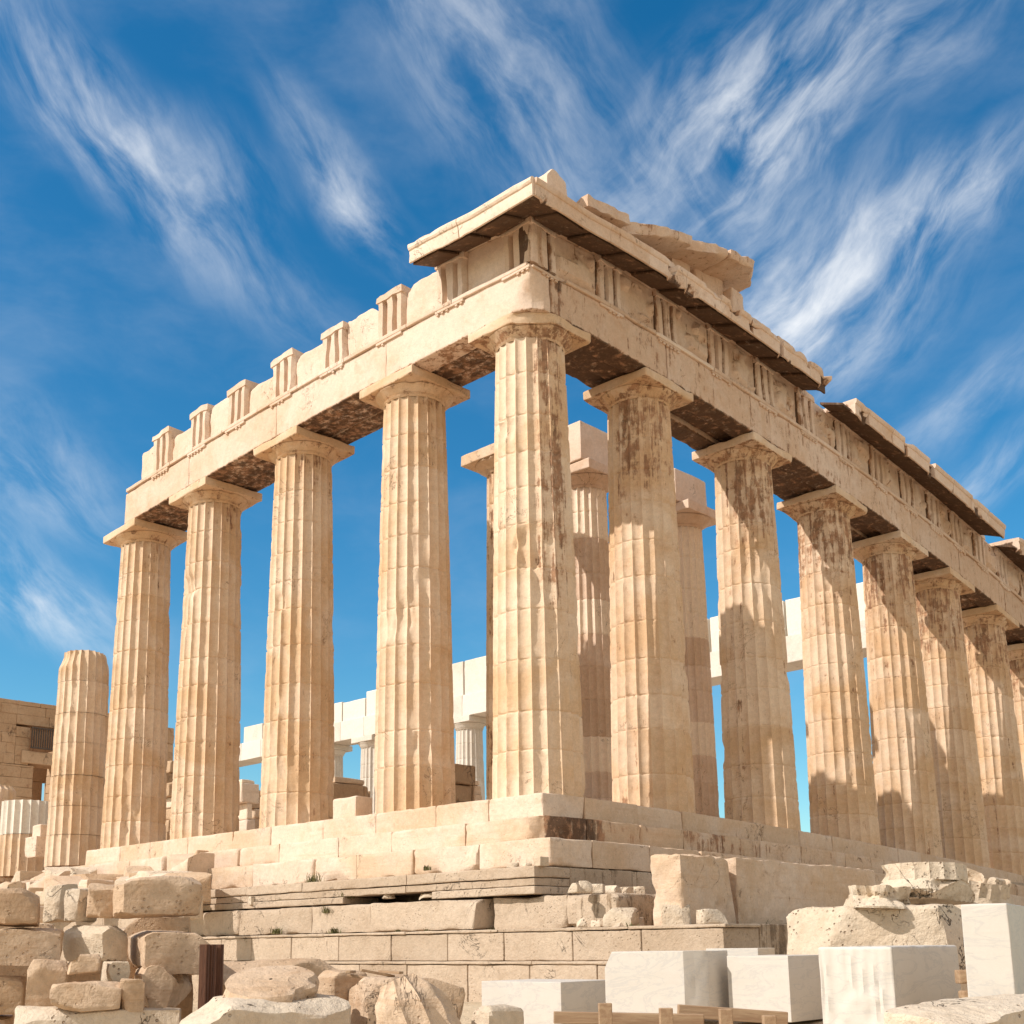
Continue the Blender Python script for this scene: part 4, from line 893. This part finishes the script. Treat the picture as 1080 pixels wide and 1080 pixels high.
# ------------------------------------------------------------------ inner porch behind the corner
porch = empty('inner_porch', (-5.3, 8.5, 0)); tag(porch, 'inner porch row of three tall columns with patched white drums behind the front columns', 'colonnade')
PC = [(-5.5, 5.15, 11.0), (-5.5, 8.6, 11.4), (-4.65, 12.5, 10.9)]
for i, (x, y, zt_) in enumerate(PC):
    white = [None, [.0, -.4, .9, -.8, -.2, .1, .9, -.3, -.4, .9, .95, .95], [-.3, -.2, .2, .9, .1, .1, -.4, .9, .9, .9, .9, .8]][i]
    column(x, y, 2600+i, porch, r0=.80, r1=.66, z0=.1, zn=zt_-.62, zb=zt_-.32, zt=zt_, a=1.0, warped=False, stainf=(lambda T, Z: .35+0*T) if i == 0 else (lambda T, Z: .0+0*T), capstain=.15, tints=white, mat=M_ENT if i else None, wear=.6, drums=11, seg=6)
a = Acc()
for (y0, y1) in [(7.55, 10.3), ]:
    blk(a, -6.2, -4.75, y0, y1, 11.41, 12.65, 2620, chip=.06, tint=.3)
blk(a, -5.35, -4.0, 11.35, 13.1, 10.91, 12.0, 2621, chip=.06, tint=.2)
mk('architrave', a, M_ENT, porch)
a = Acc(); blk(a, -6.9, -3.6, 3.0, 27, -.02, .42, 2625, res=.6, chip=.03); mk('step', a, M_STEP, porch)

# ------------------------------------------------------------------ far (north) colonnade, restored in white marble
north = empty('far_colonnade', (-30, 29.5, 0)); tag(north, 'restored white marble colonnade on the far side of the temple', 'colonnade')
a = Acc(); p = -58.0; k = 0
def ntop(x):
    return 11.6 if x < -53.5 else 12.65 if x < -40.5 else 12.9 if x < -36 else 13.3
while p < -3.0:
    q = p+rng.uniform(2.0, 2.4); k += 1; m = (p+q)/2; zb_ = 10.0 if m < -20 else 9.45; zt_ = ntop(m) if m < -20 else 12.45
    blk(a, p, q, 28.6, 30.3, zb_, zb_+1.25, 2640+k, chip=.05, tint=rng.uniform(-.2, .9), res=.5)
    if zt_ > zb_+1.4: blk(a, p+.05, q-.05, 28.75, 30.2, zb_+1.25, zt_-(rng.uniform(0, .5) if m < -36 else .0), 2680+k, chip=.06, tint=rng.uniform(.3, .95), res=.5)
    p = q
mk('entablature', a, M_WHITE, north)
for x in (-44.6, -40.3, -31.7):
    if x > -38 and x != -31.7: continue
    column(x, 29.5, 2720+int(-x), north, warped=False, zn=9.3, zb=9.65, zt=9.99, mat=M_WHITE, seg=4, drums=9, wear=.5, capstain=0, stainf=None)
column(-7.0 if False else -2.2, 29.5, 2790, north, warped=False, zn=8.8, zb=9.1, zt=9.44, mat=M_WHITE, seg=4, drums=9, wear=.5, capstain=0)

# ------------------------------------------------------------------ interior walls and ruins
cella = empty('cella_wall', (-50, 14, 0)); tag(cella, 'ruined brown rear wall with a dark doorway and an iron grille at the far left', 'ruined wall')
a = Acc()
def wallrun(y0, y1, z0, z1, x0=-50, thick=1.6, seed=0, hs=.55, tm=0):
    z = z0; k = 0
    while z < z1-.05:
        zz = min(z1, z+hs*rng.uniform(.9, 1.15)); p = y0
        while p < y1-.05:
            q = min(y1, p+rng.uniform(1.0, 2.0)); 
            if y1-q < .4: q = y1
            V, Q = boxm(thick, q-p-.006, zz-z-.006, .5, .012, .045, .03, seed+k); V += [x0-thick/2+rng.uniform(-.03, .03), (p+q)/2, z]; a.add(V, Q, rng.gauss(tm, .25), .35); p = q; k += 1
        z = zz
def yat(X): return float(onX(X, 850, -50)[1])
def zat(X, Y): return float(onX(X, Y, -50)[2])
yd0, yd1 = yat(33), yat(60)
wallrun(yat(-60), yd0, -.5, zat(15, 806), seed=3000)
wallrun(yat(-60), yat(12), zat(15, 806)+.02, zat(15, 738), seed=3050)
wallrun(yat(12), yd1+4, zat(45, 767)+.03, zat(45, 742), seed=3090)
wallrun(yd1, yat(140), -.5, zat(60, 790), seed=3120)
wallrun(yd1+.5, yat(150), zat(60, 790)+.02, zat(60, 765), seed=3140)
wallrun(yat(100), yat(186), zat(60, 790)-1, zat(170, 764), seed=3160, x0=-50.6)
wallrun(yat(110), yat(188), -.5, zat(60, 790)-1.02, seed=3180, x0=-50.4)
wallrun(yat(12), yat(27), zat(15, 806)+.02, zat(45, 769), seed=3200)
mk('wall', a, M_WALL, cella)
a = Acc(); V, Q = boxm(1.5, yd1-yd0+1.6, zat(33, 793)-zat(33, 806), .4, .02, .05, .01, 3210); V += [-50.6, (yd0+yd1)/2, zat(33, 806)+.02]; a.add(V, Q, .6, .1); mk('lintel', a, M_WALL, cella)
a = Acc()
for k in range(15):
    y_ = yat(26)+k*(yat(60)-yat(26))/14; V, Q = boxm(.07, .07, zat(40, 769)-zat(40, 790), 3, .01, .0, 0, 1); V += [-49.6, y_, zat(40, 791)]; a.add(V, Q)
for zz in (zat(40, 791), zat(40, 770)):
    V, Q = boxm(.09, yat(60)-yat(26)+.1, .09, 3, .01, 0, 0, 1); V += [-49.6, (yat(60)+yat(26))/2, zz]; a.add(V, Q)
mk('grille', a, M_IRON, cella)
a = Acc(); V, Q = boxm(.3, yd1-yd0+2.6, zat(33, 793)+.5, .6, .02, .02, .01, 3211); V += [-52.6, (yd0+yd1)/2, -.5]; V[:, 1] = V[:, 1]
# back wall behind the doorway and grille, with a slit open to the sky
a = Acc(); XB = -54.0
def yb_(X): return float(onX(X, 840, XB)[1])
def zb2(Y): return float(onX(46, Y, XB)[2])
def pan(y0, y1, z0, z1, sd): V, Q = boxm(.5, y1-y0, z1-z0, .8, .02, .04, .02, sd); V[:] += [XB, (y0+y1)/2, z0]; a.add(V, Q, -.5, .5)
pan(yb_(-5), yb_(42), -.5, zb2(826), 3220); pan(yb_(48), yb_(120), -.5, zb2(826), 3221); pan(yb_(-5), yb_(120), zb2(826)+.01, zb2(760), 3222); pan(yb_(42)+.005, yb_(48)-.005, -.5, zb2(852), 3223)
mk('passage_wall', a, M_WALL, cella)

def ruinwall(name, label, px0, px1, yt, x0, zb, seed, mat=M_WALL, tm=0, hs=.7):
    global a
    a = Acc(); y0 = float(onX(px0, 850, x0)[1]); y1 = float(onX(px1, 850, x0)[1]); zt_ = float(onX((px0+px1)/2, yt, x0)[2])
    z = zb; k = 0
    while z < zt_-.05:
        zz = min(zt_, z+hs*rng.uniform(.85, 1.15)); p = y0+rng.uniform(0, .5)*(z > zb); e_ = y1-rng.uniform(0, .5)*(z > zb+1)
        while p < e_-.05:
            q = min(e_, p+rng.uniform(.9, 1.8)); V, Q = boxm(1.2, q-p-.02, zz-z-.01, .3, .02, .12, .03, seed+k); V += [x0-.6+rng.uniform(-.1, .1), (p+q)/2, z]; a.add(V, Q, rng.gauss(tm, .5), .15); p = q; k += 1
        z = zz
    o = mk(name, a, mat); tag(o, label, 'ruined wall'); return o
ruinwall('ruined_wall', 'low brown ruined wall seen between the second and third flank columns', 345, 395, 820, -16, -.1, 3300)
ruinwall('ruined_wall', 'tall dark ruined wall seen just left of the corner column', 470, 512, 806, -13, -.1, 3330, tm=-.6)
ruinwall('ruined_wall', 'ragged light rubble wall seen between the third and fourth flank columns', 250, 276, 822, -22, -.1, 3369, mat=M_STEP, tm=.4)
ruinwall('ruined_wall', 'low rubble wall far behind the fourth and fifth columns', 168, 204, 802, -30, -.1, 3390)
for k, (pa, pb, yt_, x_) in enumerate([(176, 262, 828, -26), (262, 346, 836, -27), (352, 392, 832, -24), (476, 514, 822, -20)]):
    ruinwall('ruined_wall', ['low heap of squared stones behind the fourth flank column', 'low heap of squared stones behind the third flank column', 'second low ruin farther back between second and third flank columns', 'second low ruin farther back beside the corner column'][k], pa, pb, yt_, x_, -.1, 3410+k*20, mat=[M_WALL, M_ROCK][k % 2], hs=.45)
p = onX(372, 853, -6); V, Q = boxm(.9, .55, .6, .15, .02, .06, .01, 3400); V += [p[0], p[1], 0]
tag(mk('stone_block', Acc().add(V, Q, .3), M_STEP), 'small squared plinth block on the floor between second and third flank columns', 'stone block')

# ------------------------------------------------------------------ dry weeds in the joints
def tuft(X, Y, y0, size, seed, lab, grp='dry weeds on the foundation ledges', xplane=None):
    c = onY(X, Y, y0) if xplane is None else onX(X, Y, xplane); rr = np.random.RandomState(seed); n = 90
    V = []; Q = []
    for k in range(n):
        az_ = rr.uniform(0, 6.28); b = np.array([rr.normal(0, size*.35), rr.normal(0, size*.18), 0]); ln = size*rr.uniform(.35, 1.0); out = np.array([math.cos(az_), math.sin(az_), 0])*ln*rr.uniform(.2, .7)
        sd_ = np.array([-math.sin(az_), math.cos(az_), 0])*.006; m1 = b+out*.4+[0, 0, ln*.55]; tpp = b+out+[0, 0, ln*rr.uniform(.5, .9)]
        i = len(V); V += [b-sd_, b+sd_, m1+sd_, m1-sd_, tpp+sd_*.3, tpp-sd_*.3]; Q += [(i, i+1, i+2, i+3), (i+3, i+2, i+4, i+5)]
    V = np.array(V)+c
    tag(mk('weed_tuft', Acc().add(V, np.array(Q)), M_GRASS, sharp=None), lab, 'plant', grp)
for k, (X, Y, y0, s, lab) in enumerate([(330, 932, -2.75, .32, 'tallest dry weed on the moulded ledge below the third flank column'), (296, 953, -2.8, .22, 'weed beside the squared little block on the ledge'), (329, 953, -2.8, .20, 'weed on the ledge just right of the squared little block'), (247, 954, -2.8, .2, 'weed at the left end of the moulded ledge'), (365, 948, -2.8, .28, 'yellowish dry grass on the ledge under the middle of the steps'),
        (292, 985, -3.3, .20, 'weed hanging in a joint of the block course'), (345, 963, -3.15, .22, 'weed growing in the cracked boulder course'), (352, 985, -3.3, .18, 'weed at the foot of the cracked boulder course'), (420, 984, -3.3, .10, 'tiny weed in the lower joint, left'), (450, 984, -3.3, .10, 'tiny weed in the lower joint, right'), (519, 984, -3.3, .13, 'small weed in the lower joint below the corner'), (450, 918, -2.6, .14, 'thin dry grass at the foot of the lowest step')]):
    tuft(X, Y, y0, s, 40+k, lab)
for k, (X, Y, s, lab) in enumerate([(795, 984, .36, 'left clump of dry weeds at the foot of the long cracked block'), (822, 985, .36, 'right clump of dry weeds at the foot of the long cracked block'), (668, 983, .2, 'small weeds behind the pale broken stone')]):
    tuft(X, Y, 0, s, 60+k, lab, xplane=5.35 if k < 2 else 4.9)
print('objects', len(bpy.data.objects), 'verts', sum(len(m.vertices) for m in bpy.data.meshes))
